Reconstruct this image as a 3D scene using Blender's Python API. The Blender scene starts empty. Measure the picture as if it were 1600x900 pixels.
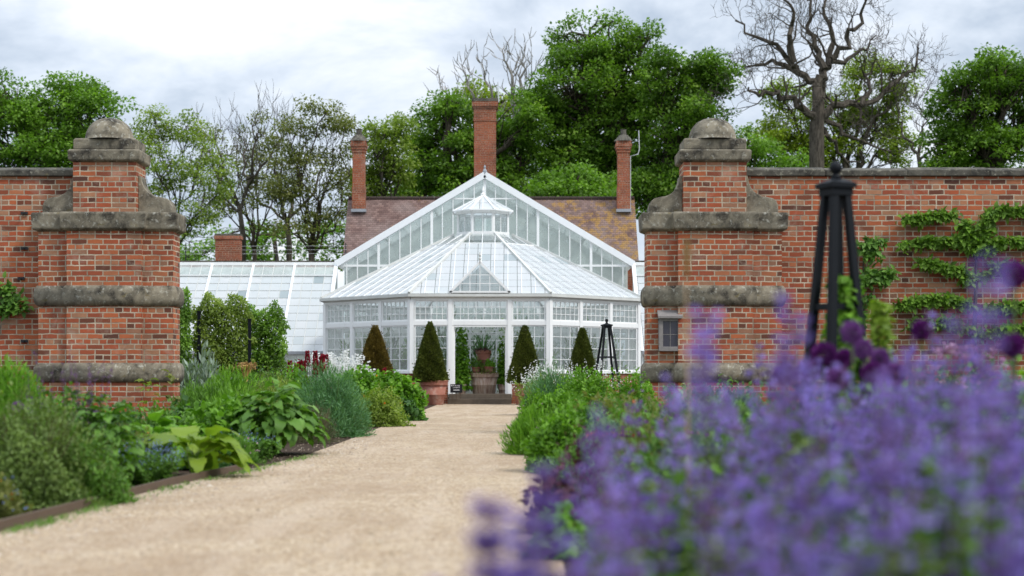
import bpy, math, random
import numpy as np
from mathutils import Vector, Matrix
SC = bpy.context.scene
COL = SC.collection
R = math.radians
# ------------------------------------------------------------------ camera
CAMH, F, HY = 0.9, 2400.0, 586.0
cd = bpy.data.cameras.new('camera'); cam = bpy.data.objects.new('camera', cd); COL.objects.link(cam)
cam.location = (0, 0, CAMH); cam.rotation_euler = (R(90), 0, 0)
cd.sensor_width = 36; cd.lens = 54; cd.shift_y = (HY-450)/1600.0
cd.clip_start = 0.05; cd.clip_end = 3000
cd.dof.use_dof = True; cd.dof.focus_distance = 31; cd.dof.aperture_fstop = 1.65
SC.camera = cam
# ------------------------------------------------------------------ sky and sun
SUN_AZ, SUN_EL = R(125), R(48)
w = bpy.data.worlds.new('World'); SC.world = w; w.use_nodes = True
nt = w.node_tree; nt.nodes.clear()
def wn(t, **k):
    n = nt.nodes.new(t)
    for a, b in k.items(): setattr(n, a, b)
    return n
out = wn('ShaderNodeOutputWorld')
sky = wn('ShaderNodeTexSky', sky_type='NISHITA', sun_disc=False, sun_elevation=SUN_EL, sun_rotation=SUN_AZ, air_density=1.0, dust_density=2.0)
bg1 = wn('ShaderNodeBackground'); bg1.inputs[1].default_value = 0.10
nt.links.new(sky.outputs[0], bg1.inputs[0])
tc = wn('ShaderNodeTexCoord')
mp = wn('ShaderNodeMapping'); mp.inputs['Scale'].default_value = (2.2, 2.2, 4.2); mp.inputs['Location'].default_value = (6.1, 0.3, 2.2)
nt.links.new(tc.outputs['Generated'], mp.inputs[0])
n1 = wn('ShaderNodeTexNoise'); n1.inputs['Scale'].default_value = 2.3; n1.inputs['Detail'].default_value = 6; n1.inputs['Roughness'].default_value = .60; n1.inputs['Distortion'].default_value = .35
nt.links.new(mp.outputs[0], n1.inputs[0])
cr = wn('ShaderNodeValToRGB')
e = cr.color_ramp.elements
e[0].position = .40; e[0].color = (.42, .49, .59, 1)
e[1].position = .66; e[1].color = (.86, .88, .91, 1)
m_ = e.new(.52); m_.color = (.62, .68, .765, 1)
nt.links.new(n1.outputs[0], cr.inputs[0])
sx = wn('ShaderNodeSeparateXYZ'); nt.links.new(tc.outputs['Generated'], sx.inputs[0])
ma = wn('ShaderNodeMapRange'); ma.inputs[1].default_value = .30; ma.inputs[2].default_value = 1.0; ma.inputs[3].default_value = .93; ma.inputs[4].default_value = 1.9
nt.links.new(sx.outputs[2], ma.inputs[0])
bg2 = wn('ShaderNodeBackground'); nt.links.new(cr.outputs[0], bg2.inputs[0]); nt.links.new(ma.outputs[0], bg2.inputs[1])
mx = wn('ShaderNodeMixShader'); mx.inputs[0].default_value = .88
nt.links.new(bg1.outputs[0], mx.inputs[1]); nt.links.new(bg2.outputs[0], mx.inputs[2]); nt.links.new(mx.outputs[0], out.inputs[0])
sl = bpy.data.lights.new('sun', 'SUN'); sl.energy = 1.5; sl.angle = R(12); sl.color = (1, .96, .90)
so = bpy.data.objects.new('sun', sl); COL.objects.link(so)
sd = Vector((math.sin(SUN_AZ)*math.cos(SUN_EL), math.cos(SUN_AZ)*math.cos(SUN_EL), math.sin(SUN_EL)))
so.rotation_euler = sd.to_track_quat('Z', 'Y').to_euler(); so.location = (20, -20, 30)
vs = SC.view_settings; vs.view_transform = 'Standard'; vs.look = 'None'; vs.exposure = 0.56; vs.gamma = 1; vs.use_curve_mapping = False
SC.render.engine = 'CYCLES'
SC.cycles.max_bounces = 8; SC.cycles.transparent_max_bounces = 24; SC.cycles.diffuse_bounces = 3; SC.cycles.glossy_bounces = 3
SC.cycles.sample_clamp_indirect = 6

def WP(x, y, Y):
    'the place that stands Y metres away along the line of sight through (x, y)'
    s = F/Y
    return Vector(((x-800)/s, Y, CAMH+(HY-y)/s))
# ------------------------------------------------------------------ materials
class NT:
    def __init__(s, name):
        s.m = bpy.data.materials.new(name); s.m.use_nodes = True; s.t = s.m.node_tree; s.t.nodes.clear()
        s.out = s.n('ShaderNodeOutputMaterial')
    def n(s, t, **k):
        x = s.t.nodes.new(t)
        for a, b in k.items(): setattr(x, a, b)
        return x
    def l(s, a, b): s.t.links.new(a, b)
    def noise(s, vec, scale, detail=3, rough=.5, dist=0):
        x = s.n('ShaderNodeTexNoise'); x.inputs['Scale'].default_value = scale; x.inputs['Detail'].default_value = detail
        x.inputs['Roughness'].default_value = rough; x.inputs['Distortion'].default_value = dist
        if vec is not None: s.l(vec, x.inputs[0])
        return x.outputs[0]
    def ramp(s, fac, stops):
        x = s.n('ShaderNodeValToRGB'); e = x.color_ramp.elements
        e[0].position, e[0].color = stops[0][0], (*stops[0][1], 1)
        e[1].position, e[1].color = stops[-1][0], (*stops[-1][1], 1)
        for p, c in stops[1:-1]:
            q = e.new(p); q.color = (*c, 1)
        s.l(fac, x.inputs[0]); return x.outputs[0]
    def mix(s, f, a, b, mode='MIX'):
        x = s.n('ShaderNodeMix', data_type='RGBA', blend_type=mode)
        for i, v in ((0, f), (6, a), (7, b)):
            if isinstance(v, (int, float)): x.inputs[i].default_value = v
            elif isinstance(v, tuple): x.inputs[i].default_value = (*v, 1)
            else: s.l(v, x.inputs[i])
        return x.outputs[2]
    def math(s, op, a, b=0.0):
        x = s.n('ShaderNodeMath', operation=op)
        for i, v in ((0, a), (1, b)):
            if isinstance(v, (int, float)): x.inputs[i].default_value = v
            else: s.l(v, x.inputs[i])
        return x.outputs[0]
    def bump(s, h, strength, dist=.01):
        x = s.n('ShaderNodeBump'); x.inputs['Strength'].default_value = strength; x.inputs['Distance'].default_value = dist
        s.l(h, x.inputs['Height']); return x.outputs[0]
    def pbr(s, col, rough=.7, spec=.3, normal=None, metal=0):
        p = s.n('ShaderNodeBsdfPrincipled')
        if isinstance(col, tuple): p.inputs['Base Color'].default_value = (*col, 1)
        else: s.l(col, p.inputs['Base Color'])
        if isinstance(rough, (int, float)): p.inputs['Roughness'].default_value = rough
        else: s.l(rough, p.inputs['Roughness'])
        p.inputs['Specular IOR Level'].default_value = spec; p.inputs['Metallic'].default_value = metal
        if normal is not None: s.l(normal, p.inputs['Normal'])
        s.l(p.outputs[0], s.out.inputs[0]); return p
    def obj(s): return s.n('ShaderNodeTexCoord').outputs['Object']

def mat_plain(name, col, rough=.6, spec=.3, var=.25, scale=6, metal=0, bump=.1):
    t = NT(name); o = t.obj()
    n = t.noise(o, scale, 5, .6)
    c = t.mix(n, tuple(v*(1-var) for v in col), tuple(min(1, v*(1+var)) for v in col))
    t.pbr(c, rough, spec, t.bump(t.noise(o, scale*8, 3), bump, .005), metal); return t.m

def mat_leaf(name, c1, c2, c3=None, tr=.3, rough=.5, spec=.25):
    petal = any(k in name for k in ('flower', 'petal', 'floret', 'calyc', 'stone', 'seed', 'needle'))
    t = NT(name)
    a = t.n('ShaderNodeAttribute', attribute_name='tone').outputs['Fac']
    g = t.n('ShaderNodeNewGeometry').outputs['Random Per Island']
    v = t.math('ADD', t.math('MULTIPLY', a, .6), t.math('MULTIPLY', g, .4))
    st = [(.15, c1), (.75, c2)]
    if c3: st.append((.97, c3))
    c = t.ramp(v, st)
    p = t.pbr(c, rough, spec)
    tl = t.n('ShaderNodeBsdfTranslucent')
    t.l(t.mix(.5, c, (.9, 1.0, .25), 'MULTIPLY'), tl.inputs[0])
    c2_ = t.mix(1.0, c, (1., 1., 1.) if petal else (1.25, 1.45, .5), 'MULTIPLY'); t.l(c2_, tl.inputs[0])
    ms = t.n('ShaderNodeMixShader'); ms.inputs[0].default_value = tr
    t.l(p.outputs[0], ms.inputs[1]); t.l(tl.outputs[0], ms.inputs[2]); t.l(ms.outputs[0], t.out.inputs[0])
    return t.m

def mat_brick(name, stops, mortar=(.50, .42, .31), bw=.225, rh=.075, grime=.55, white=.55):
    t = NT(name); o = t.obj()
    nrm = t.n('ShaderNodeNewGeometry').outputs['True Normal']
    s1 = t.n('ShaderNodeSeparateXYZ'); t.l(nrm, s1.inputs[0])
    wob = t.n('ShaderNodeVectorMath', operation='SCALE'); wob.inputs['Scale'].default_value = .022
    nn = t.n('ShaderNodeTexNoise'); nn.inputs['Scale'].default_value = 7; t.l(o, nn.inputs[0]); nn.inputs['Detail'].default_value = 5; t.l(nn.outputs['Color'], wob.inputs[0])
    ad = t.n('ShaderNodeVectorMath', operation='ADD'); t.l(o, ad.inputs[0]); t.l(wob.outputs[0], ad.inputs[1])
    s2 = t.n('ShaderNodeSeparateXYZ'); t.l(ad.outputs[0], s2.inputs[0])
    u = t.math('SUBTRACT', t.math('MULTIPLY', s1.outputs[0], s2.outputs[1]), t.math('MULTIPLY', s1.outputs[1], s2.outputs[0]))
    cb = t.n('ShaderNodeCombineXYZ'); t.l(u, cb.inputs[0]); t.l(s2.outputs[2], cb.inputs[1])
    b = t.n('ShaderNodeTexBrick', offset=.5, squash=.5, squash_frequency=3, offset_frequency=2)
    for k, v in (('Scale', 1), ('Mortar Size', .009), ('Mortar Smooth', .25), ('Bias', 0), ('Brick Width', bw), ('Row Height', rh)): b.inputs[k].default_value = v
    b.inputs['Color1'].default_value = (0, 0, 0, 1); b.inputs['Color2'].default_value = (1, 1, 1, 1); b.inputs['Mortar'].default_value = (.5, .5, .5, 1)
    t.l(cb.outputs[0], b.inputs['Vector'])
    col = t.ramp(b.outputs['Color'], stops)
    big = t.noise(o, .9, 4, .6); fine = t.noise(o, 28, 4, .65)
    col = t.mix(t.math('MULTIPLY', fine, .42), col, (.12, .05, .03), 'MIX')
    col = t.mix(t.n('ShaderNodeMath').outputs[0] if False else t.ramp(big, [(.45, (0,)*3), (.75, (grime,)*3)]), col, (.09, .05, .035))
    w1 = t.ramp(t.noise(o, 2.3, 6, .7, .4), [(.54, (0,)*3), (.72, (white,)*3)])
    col = t.mix(w1, col, (.46, .36, .29))
    mcol = t.mix(t.ramp(t.noise(o, 3, 6, .7), [(.35, (0,)*3), (.65, (1,)*3)]), tuple(.5*v for v in mortar), tuple(1.3*v for v in mortar))
    col = t.mix(b.outputs['Fac'], col, mcol)
    h = t.math('SUBTRACT', t.math('MULTIPLY', fine, .35), b.outputs['Fac'])
    t.pbr(col, .88, .2, t.bump(h, .8, .012)); return t.m

def mat_stone(name, c1=(.20, .175, .125), c2=(.045, .04, .033), lich=(.38, .36, .28)):
    t = NT(name); o = t.obj()
    a = t.noise(o, 3.5, 7, .7, .4); b = t.noise(o, 16, 5, .7); d = t.noise(o, 60, 3)
    c = t.ramp(a, [(.36, c2), (.48, tuple(x*.55+y*.45 for x, y in zip(c1, c2))), (.60, c1)])
    c = t.mix(t.math('MULTIPLY', d, .5), c, (.05, .045, .035))
    c = t.mix(t.ramp(b, [(.56, (0,)*3), (.66, (.6,)*3)]), c, lich)
    c = t.mix(t.ramp(t.noise(o, 9, 4, .6, 1), [(.62, (0,)*3), (.7, (.5,)*3)]), c, (.16, .12, .03))
    t.pbr(c, .9, .2, t.bump(t.math('ADD', b, t.math('MULTIPLY', d, .4)), .4, .01)); return t.m

def mat_glass(name, film=.10, tint=(.93, .98, .97), patch=0.0):
    t = NT(name); o = t.obj()
    tr = t.n('ShaderNodeBsdfTransparent'); tr.inputs[0].default_value = (*tint, 1)
    gl = t.n('ShaderNodeBsdfGlossy'); gl.inputs['Roughness'].default_value = .03
    t.l(t.bump(t.noise(o, .8, 2), .12, .05), gl.inputs['Normal'])
    fr = t.n('ShaderNodeLayerWeight'); fr.inputs['Blend'].default_value = .35
    m1 = t.n('ShaderNodeMixShader'); t.l(t.math('ADD', t.math('MULTIPLY', fr.outputs['Fresnel'], .75), .10), m1.inputs[0])
    t.l(tr.outputs[0], m1.inputs[1]); t.l(gl.outputs[0], m1.inputs[2])
    df = t.n('ShaderNodeBsdfDiffuse'); df.inputs[0].default_value = (.74, .82, .80, 1)
    tl = t.n('ShaderNodeBsdfTranslucent'); tl.inputs[0].default_value = (.74, .82, .80, 1)
    m2 = t.n('ShaderNodeMixShader'); m2.inputs[0].default_value = .4; t.l(df.outputs[0], m2.inputs[1]); t.l(tl.outputs[0], m2.inputs[2])
    m3 = t.n('ShaderNodeMixShader')
    f = t.ramp(t.noise(o, 1.3, 4, .6), [(.3, (film*.4,)*3), (.7, (min(1, film*1.8),)*3)])
    t.l(f, m3.inputs[0]); t.l(m1.outputs[0], m3.inputs[1]); t.l(m2.outputs[0], m3.inputs[2]); t.l(m3.outputs[0], t.out.inputs[0]); return t.m

def mat_whitewash(name, pw, ph, clear_top=False):
    'whitewashed roof panes: laps between the panes, some panes thinner painted'
    t = NT(name); uv = t.n('ShaderNodeTexCoord').outputs['UV']; o = t.obj()
    b = t.n('ShaderNodeTexBrick', offset=0, squash=1)
    for k, v in (('Scale', 1), ('Mortar Size', .010), ('Mortar Smooth', .1), ('Bias', 0), ('Brick Width', pw), ('Row Height', ph)): b.inputs[k].default_value = v
    b.inputs['Color1'].default_value = (0, 0, 0, 1); b.inputs['Color2'].default_value = (1, 1, 1, 1)
    t.l(uv, b.inputs['Vector'])
    pane = t.ramp(b.outputs['Color'], [(0, (.44, .52, .54)), (.035, (.60, .68, .70)), (.07, (.80, .845, .86)), (1, (.87, .89, .90))])
    pat = t.noise(o, 2.2, 5, .65, .3)
    pane = t.mix(t.ramp(pat, [(.55, (0,)*3), (.8, (.4,)*3)]), pane, (.55, .66, .68))
    col = t.mix(b.outputs['Fac'], pane, (.22, .24, .23))
    p = t.pbr(col, .35, .5)
    tl = t.n('ShaderNodeBsdfTranslucent'); t.l(col, tl.inputs[0])
    m1 = t.n('ShaderNodeMixShader'); m1.inputs[0].default_value = .45; t.l(p.outputs[0], m1.inputs[1]); t.l(tl.outputs[0], m1.inputs[2])
    t.l(m1.outputs[0], t.out.inputs[0]); return t.m

M = {}
BR = [(0, (.10, .045, .034)), (.08, (.24, .075, .04)), (.24, (.37, .09, .045)), (.5, (.49, .115, .05)), (.72, (.57, .165, .065)), (.88, (.50, .25, .14)), (1, (.33, .16, .10))]
M['brick'] = mat_brick('red_brick', BR)
M['brick_orange'] = mat_brick('orange_brick', [(0, (.26, .07, .035)), (.5, (.44, .12, .05)), (1, (.36, .09, .05))], mortar=(.34, .25, .18), grime=.75, white=.3)
M['stone'] = mat_stone('weathered_stone', (.33, .29, .215), (.045, .04, .033), (.50, .49, .42))
M['coping'] = mat_stone('coping_stone', (.15, .14, .115), (.035, .033, .03))
t = NT('white_paint'); o = t.obj()
c = t.mix(t.ramp(t.noise(o, 5, 6, .7), [(.58, (0,)*3), (.8, (.3,)*3)]), (.88, .89, .88), (.6, .6, .56))
q_ = t.n('ShaderNodeMapping'); q_.inputs['Scale'].default_value = (14, 14, 1.5); t.l(o, q_.inputs[0])
c = t.mix(t.ramp(t.noise(q_.outputs[0], 1, 5, .7), [(.55, (0,)*3), (.78, (.3,)*3)]), c, (.45, .47, .42))
t.pbr(c, .45, .4); M['white'] = t.m
M['white_bright'] = mat_plain('white_gloss_paint', (.84, .86, .87), .4, .4, .04)
M['white_old'] = mat_plain('old_white_paint', (.62, .63, .60), .6, .3, .2, 4)
M['lap'] = mat_plain('dark_glazing_lap', (.2, .22, .22), .6)
M['glass'] = mat_glass('window_glass', .13)
M['glass_gable'] = mat_glass('gable_glass', .42); M['glass_clear'] = mat_glass('clear_gable_glass', .24)
M['wash'] = mat_whitewash('whitewashed_roof_glass', .432, .52)
M['wash_range'] = mat_whitewash('whitewashed_range_glass', .40, .45)
M['limewash'] = mat_plain('limewashed_wall', (.66, .70, .66), .9, .1, .15, 1.5)
M['lead'] = mat_plain('lead_flashing', (.30, .32, .35), .5, .4)
M['black_metal'] = mat_plain('black_iron', (.02, .02, .022), .5, .4)
M['obelisk'] = mat_plain('dark_painted_wood', (.007, .009, .012), .55, .15, .2, 9)
M['grey_wood'] = mat_plain('weathered_grey_wood', (.24, .22, .21), .8, .2, .35, 12, bump=.4)
M['sleeper'] = mat_plain('dark_timber', (.13, .105, .08), .85, .2, .4, 8, bump=.5)
M['edging'] = mat_plain('brown_edging_board', (.12, .085, .062), .7, .2, .2, 10)
M['dark_glass'] = mat_plain('dark_backing', (.045, .04, .055), .15, .6, .3, 20)
M['galv'] = mat_plain('galvanised_tube', (.5, .52, .54), .35, .5)
M['ink'] = mat_plain('black_board', (.012, .013, .017), .5)
M['chalk'] = mat_plain('white_lettering', (.8, .8, .8), .6)
M['floor'] = mat_plain('stone_floor', (.30, .28, .24), .8, .2, .2, 2)
# terracotta
t = NT('terracotta'); o = t.obj()
c = t.ramp(t.noise(o, 4, 6, .7), [(.3, (.26, .11, .08)), (.5, (.37, .16, .115)), (.68, (.46, .32, .27))])
t.pbr(c, .85, .2, t.bump(t.noise(o, 20, 4), .3, .01)); M['terra'] = t.m
t = NT('limed_terracotta'); o = t.obj()
mpn = t.n('ShaderNodeMapping'); mpn.inputs['Scale'].default_value = (9, 9, 1.2); t.l(o, mpn.inputs[0])
c = t.ramp(t.noise(mpn.outputs[0], 1.2, 6, .7), [(.34, (.24, .13, .10)), (.5, (.46, .33, .26)), (.66, (.60, .53, .45))])
t.pbr(c, .9, .2, t.bump(t.noise(o, 20, 4), .3, .01)); M['terra_lime'] = t.m
# roof tiles
t = NT('clay_roof_tiles'); uv = t.n('ShaderNodeTexCoord').outputs['UV']; o = t.obj()
b = t.n('ShaderNodeTexBrick', offset=.5)
for k, v in (('Scale', 1), ('Mortar Size', .004), ('Mortar Smooth', .5), ('Bias', 0), ('Brick Width', .17), ('Row Height', .115)): b.inputs[k].default_value = v
b.inputs['Color1'].default_value = (0, 0, 0, 1); b.inputs['Color2'].default_value = (1, 1, 1, 1); t.l(uv, b.inputs['Vector'])
c = t.ramp(b.outputs['Color'], [(0, (.13, .080, .070)), (.5, (.19, .120, .105)), (1, (.26, .17, .145))])
c = t.mix(t.ramp(t.noise(o, 1.1, 3), [(.4, (0,)*3), (.7, (.5,)*3)]), c, (.30, .24, .22))
sp = t.n('ShaderNodeSeparateXYZ'); t.l(o, sp.inputs[0])
lr = t.n('ShaderNodeMapRange'); t.l(sp.outputs[0], lr.inputs[0]); lr.inputs[1].default_value = -4; lr.inputs[2].default_value = 5; lr.inputs[3].default_value = -.07; lr.inputs[4].default_value = .10
li = t.ramp(t.math('ADD', t.noise(o, 3.3, 6, .72), lr.outputs[0]), [(.56, (0,)*3), (.66, (.7,)*3)])
c = t.mix(li, c, (.40, .23, .05))
c = t.mix(b.outputs['Fac'], c, (.035, .025, .022))
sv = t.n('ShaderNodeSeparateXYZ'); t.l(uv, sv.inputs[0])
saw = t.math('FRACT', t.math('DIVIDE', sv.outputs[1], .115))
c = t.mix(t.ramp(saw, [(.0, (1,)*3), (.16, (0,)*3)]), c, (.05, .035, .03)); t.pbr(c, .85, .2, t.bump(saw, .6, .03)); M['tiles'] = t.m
# gravel
t = NT('gravel_path'); o = t.obj()
vo = t.n('ShaderNodeTexVoronoi'); vo.inputs['Scale'].default_value = 70; t.l(o, vo.inputs[0])
vs_ = t.n('ShaderNodeSeparateColor'); t.l(vo.outputs['Color'], vs_.inputs[0])
c = t.ramp(vs_.outputs[0], [(0, (.23, .16, .09)), (.3, (.45, .335, .215)), (.7, (.58, .45, .30)), (1, (.76, .66, .52))])
c = t.mix(t.ramp(t.noise(o, 1.1, 5, .6, .6), [(.4, (0,)*3), (.68, (.45,)*3)]), c, (.37, .26, .17))
c = t.mix(t.ramp(t.noise(o, 22, 5, .75), [(.48, (0,)*3), (.68, (.8,)*3)]), c, (.21, .145, .09))
c = t.mix(t.ramp(t.noise(o, 5, 4, .6), [(.4, (0,)*3), (.75, (.3,)*3)]), c, (.60, .50, .40))
c = t.mix(t.ramp(t.noise(o, .45, 5, .62, 1.2), [(.44, (0,)*3), (.64, (.42,)*3)]), c, (.33, .235, .155))
sg_ = t.n('ShaderNodeMapping'); sg_.inputs['Scale'].default_value = (3.2, .35, 1); t.l(o, sg_.inputs[0])
c = t.mix(t.ramp(t.noise(sg_.outputs[0], 1, 4, .6, .5), [(.46, (0,)*3), (.68, (.32,)*3)]), c, (.64, .53, .42))
c = t.mix(t.ramp(t.noise(o, 60, 3, .8), [(.56, (0,)*3), (.66, (.75,)*3)]), c, (.17, .12, .08))
t.pbr(c, .95, .1, t.bump(t.math('ADD', t.math('ADD', vo.outputs['Distance'], t.noise(o, 20, 3)), t.math('MULTIPLY', t.noise(o, 2.2, 3), 6)), .6, .014)); M['gravel'] = t.m
t = NT('dark_soil'); o = t.obj()
c = t.ramp(t.noise(o, 12, 6, .7), [(.3, (.025, .018, .012)), (.7, (.085, .06, .042))])
t.pbr(c, .95, .1, t.bump(t.noise(o, 25, 5), .8, .03)); M['soil'] = t.m
t = NT('rough_grass'); o = t.obj()
c = t.ramp(t.noise(o, 3, 6, .7), [(.3, (.03, .055, .015)), (.7, (.07, .12, .03))])
t.pbr(c, .95, .1, t.bump(t.noise(o, 9, 5), .8, .05)); M['grass'] = t.m
# bark
def bark(name, c1, c2):
    t = NT(name); o = t.obj(); q = t.n('ShaderNodeMapping'); q.inputs['Scale'].default_value = (3, 3, .7); t.l(o, q.inputs[0])
    t.pbr(t.ramp(t.noise(q.outputs[0], 3, 6, .7), [(.35, c1), (.65, c2)]), .9, .1, t.bump(t.noise(q.outputs[0], 6, 4), .6, .04)); return t.m
M['bark'] = bark('bark', (.035, .028, .02), (.10, .085, .065))
M['bark_grey'] = bark('grey_bark', (.04, .034, .028), (.13, .112, .09))
M['bark_pale'] = bark('bleached_bark', (.20, .18, .16), (.42, .39, .36))
M['stem'] = mat_plain('green_stem', (.07, .11, .03), .7)
M['stem_brown'] = mat_plain('brown_stem', (.10, .065, .04), .8)
M['stem_purple'] = mat_plain('purple_stem', (.10, .05, .085), .7)
L = {}
L['chestnut'] = mat_leaf('chestnut_leaves', (.05, .11, .014), (.18, .32, .038), (.31, .45, .08), .4)
L['maple'] = mat_leaf('fresh_leaves', (.07, .145, .016), (.20, .36, .045), (.28, .44, .08), .38)
L['pale'] = mat_leaf('pale_leaves', (.12, .18, .03), (.28, .37, .07), (.36, .43, .12), .4)
L['olive'] = mat_leaf('olive_leaves', (.10, .12, .035), (.22, .24, .07), (.27, .25, .11), .35)
L['oak'] = mat_leaf('young_oak_leaves', (.11, .16, .015), (.27, .36, .035), (.36, .42, .07), .4)
L['bright'] = mat_leaf('bright_green_leaves', (.07, .17, .014), (.20, .40, .04), (.30, .48, .09), .35)
L['mid'] = mat_leaf('mid_green_leaves', (.05, .12, .018), (.15, .30, .045), (.23, .38, .09), .32)
L['dark'] = mat_leaf('dark_green_leaves', (.025, .07, .016), (.08, .18, .035), (.15, .27, .08), .25)
L['blue'] = mat_leaf('blue_green_leaves', (.055, .14, .055), (.15, .31, .13), (.28, .43, .24), .28)
L['lime'] = mat_leaf('lime_leaves', (.13, .21, .02), (.24, .35, .04), (.34, .43, .09), .35)
L['sage'] = mat_leaf('sage_leaves', (.075, .115, .03), (.19, .28, .07), (.26, .34, .12), .3)
L['fennel'] = mat_leaf('bronze_fennel_fronds', (.06, .05, .03), (.16, .15, .08), (.20, .17, .12), .2)
L['yew'] = mat_leaf('yew_needles', (.04, .06, .010), (.15, .19, .03), (.27, .30, .07), .25)
L['yew_brown'] = mat_leaf('bronzed_yew_needles', (.07, .06, .012), (.24, .175, .035), (.36, .27, .07), .25)
L['heuchera'] = mat_leaf('maroon_leaves', (.035, .010, .014), (.10, .03, .04), (.16, .08, .07), .2)
L['silver'] = mat_leaf('silver_leaves', (.16, .22, .17), (.32, .40, .33), (.45, .5, .44), .2)
L['catmint'] = mat_leaf('catmint_flowers', (.20, .13, .44), (.40, .31, .76), (.60, .56, .96), .35)
L['calyx'] = mat_leaf('catmint_calyces', (.13, .06, .16), (.28, .16, .33), None, .3)
L['allium'] = mat_leaf('dark_allium_florets', (.08, .01, .11), (.24, .04, .28), (.36, .09, .40), .25)
L['allium_pale'] = mat_leaf('mauve_allium_florets', (.18, .05, .25), (.34, .14, .42), (.45, .25, .5), .2)
L['whitefl'] = mat_leaf('white_petals', (.84, .85, .82), (.93, .94, .92), None, .4)
L['bluefl'] = mat_leaf('pale_blue_petals', (.16, .22, .5), (.32, .42, .75), None, .2)
L['redfl'] = mat_leaf('crimson_petals', (.20, .008, .02), (.42, .02, .05), None, .2)
L['pinkfl'] = mat_leaf('pink_petals', (.5, .2, .4), (.75, .5, .65), None, .2)
L['orangefl'] = mat_leaf('orange_petals', (.5, .12, .01), (.75, .28, .03), None, .2)
L['tan'] = mat_leaf('straw_seedheads', (.28, .17, .06), (.50, .34, .14), None, .15)
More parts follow.
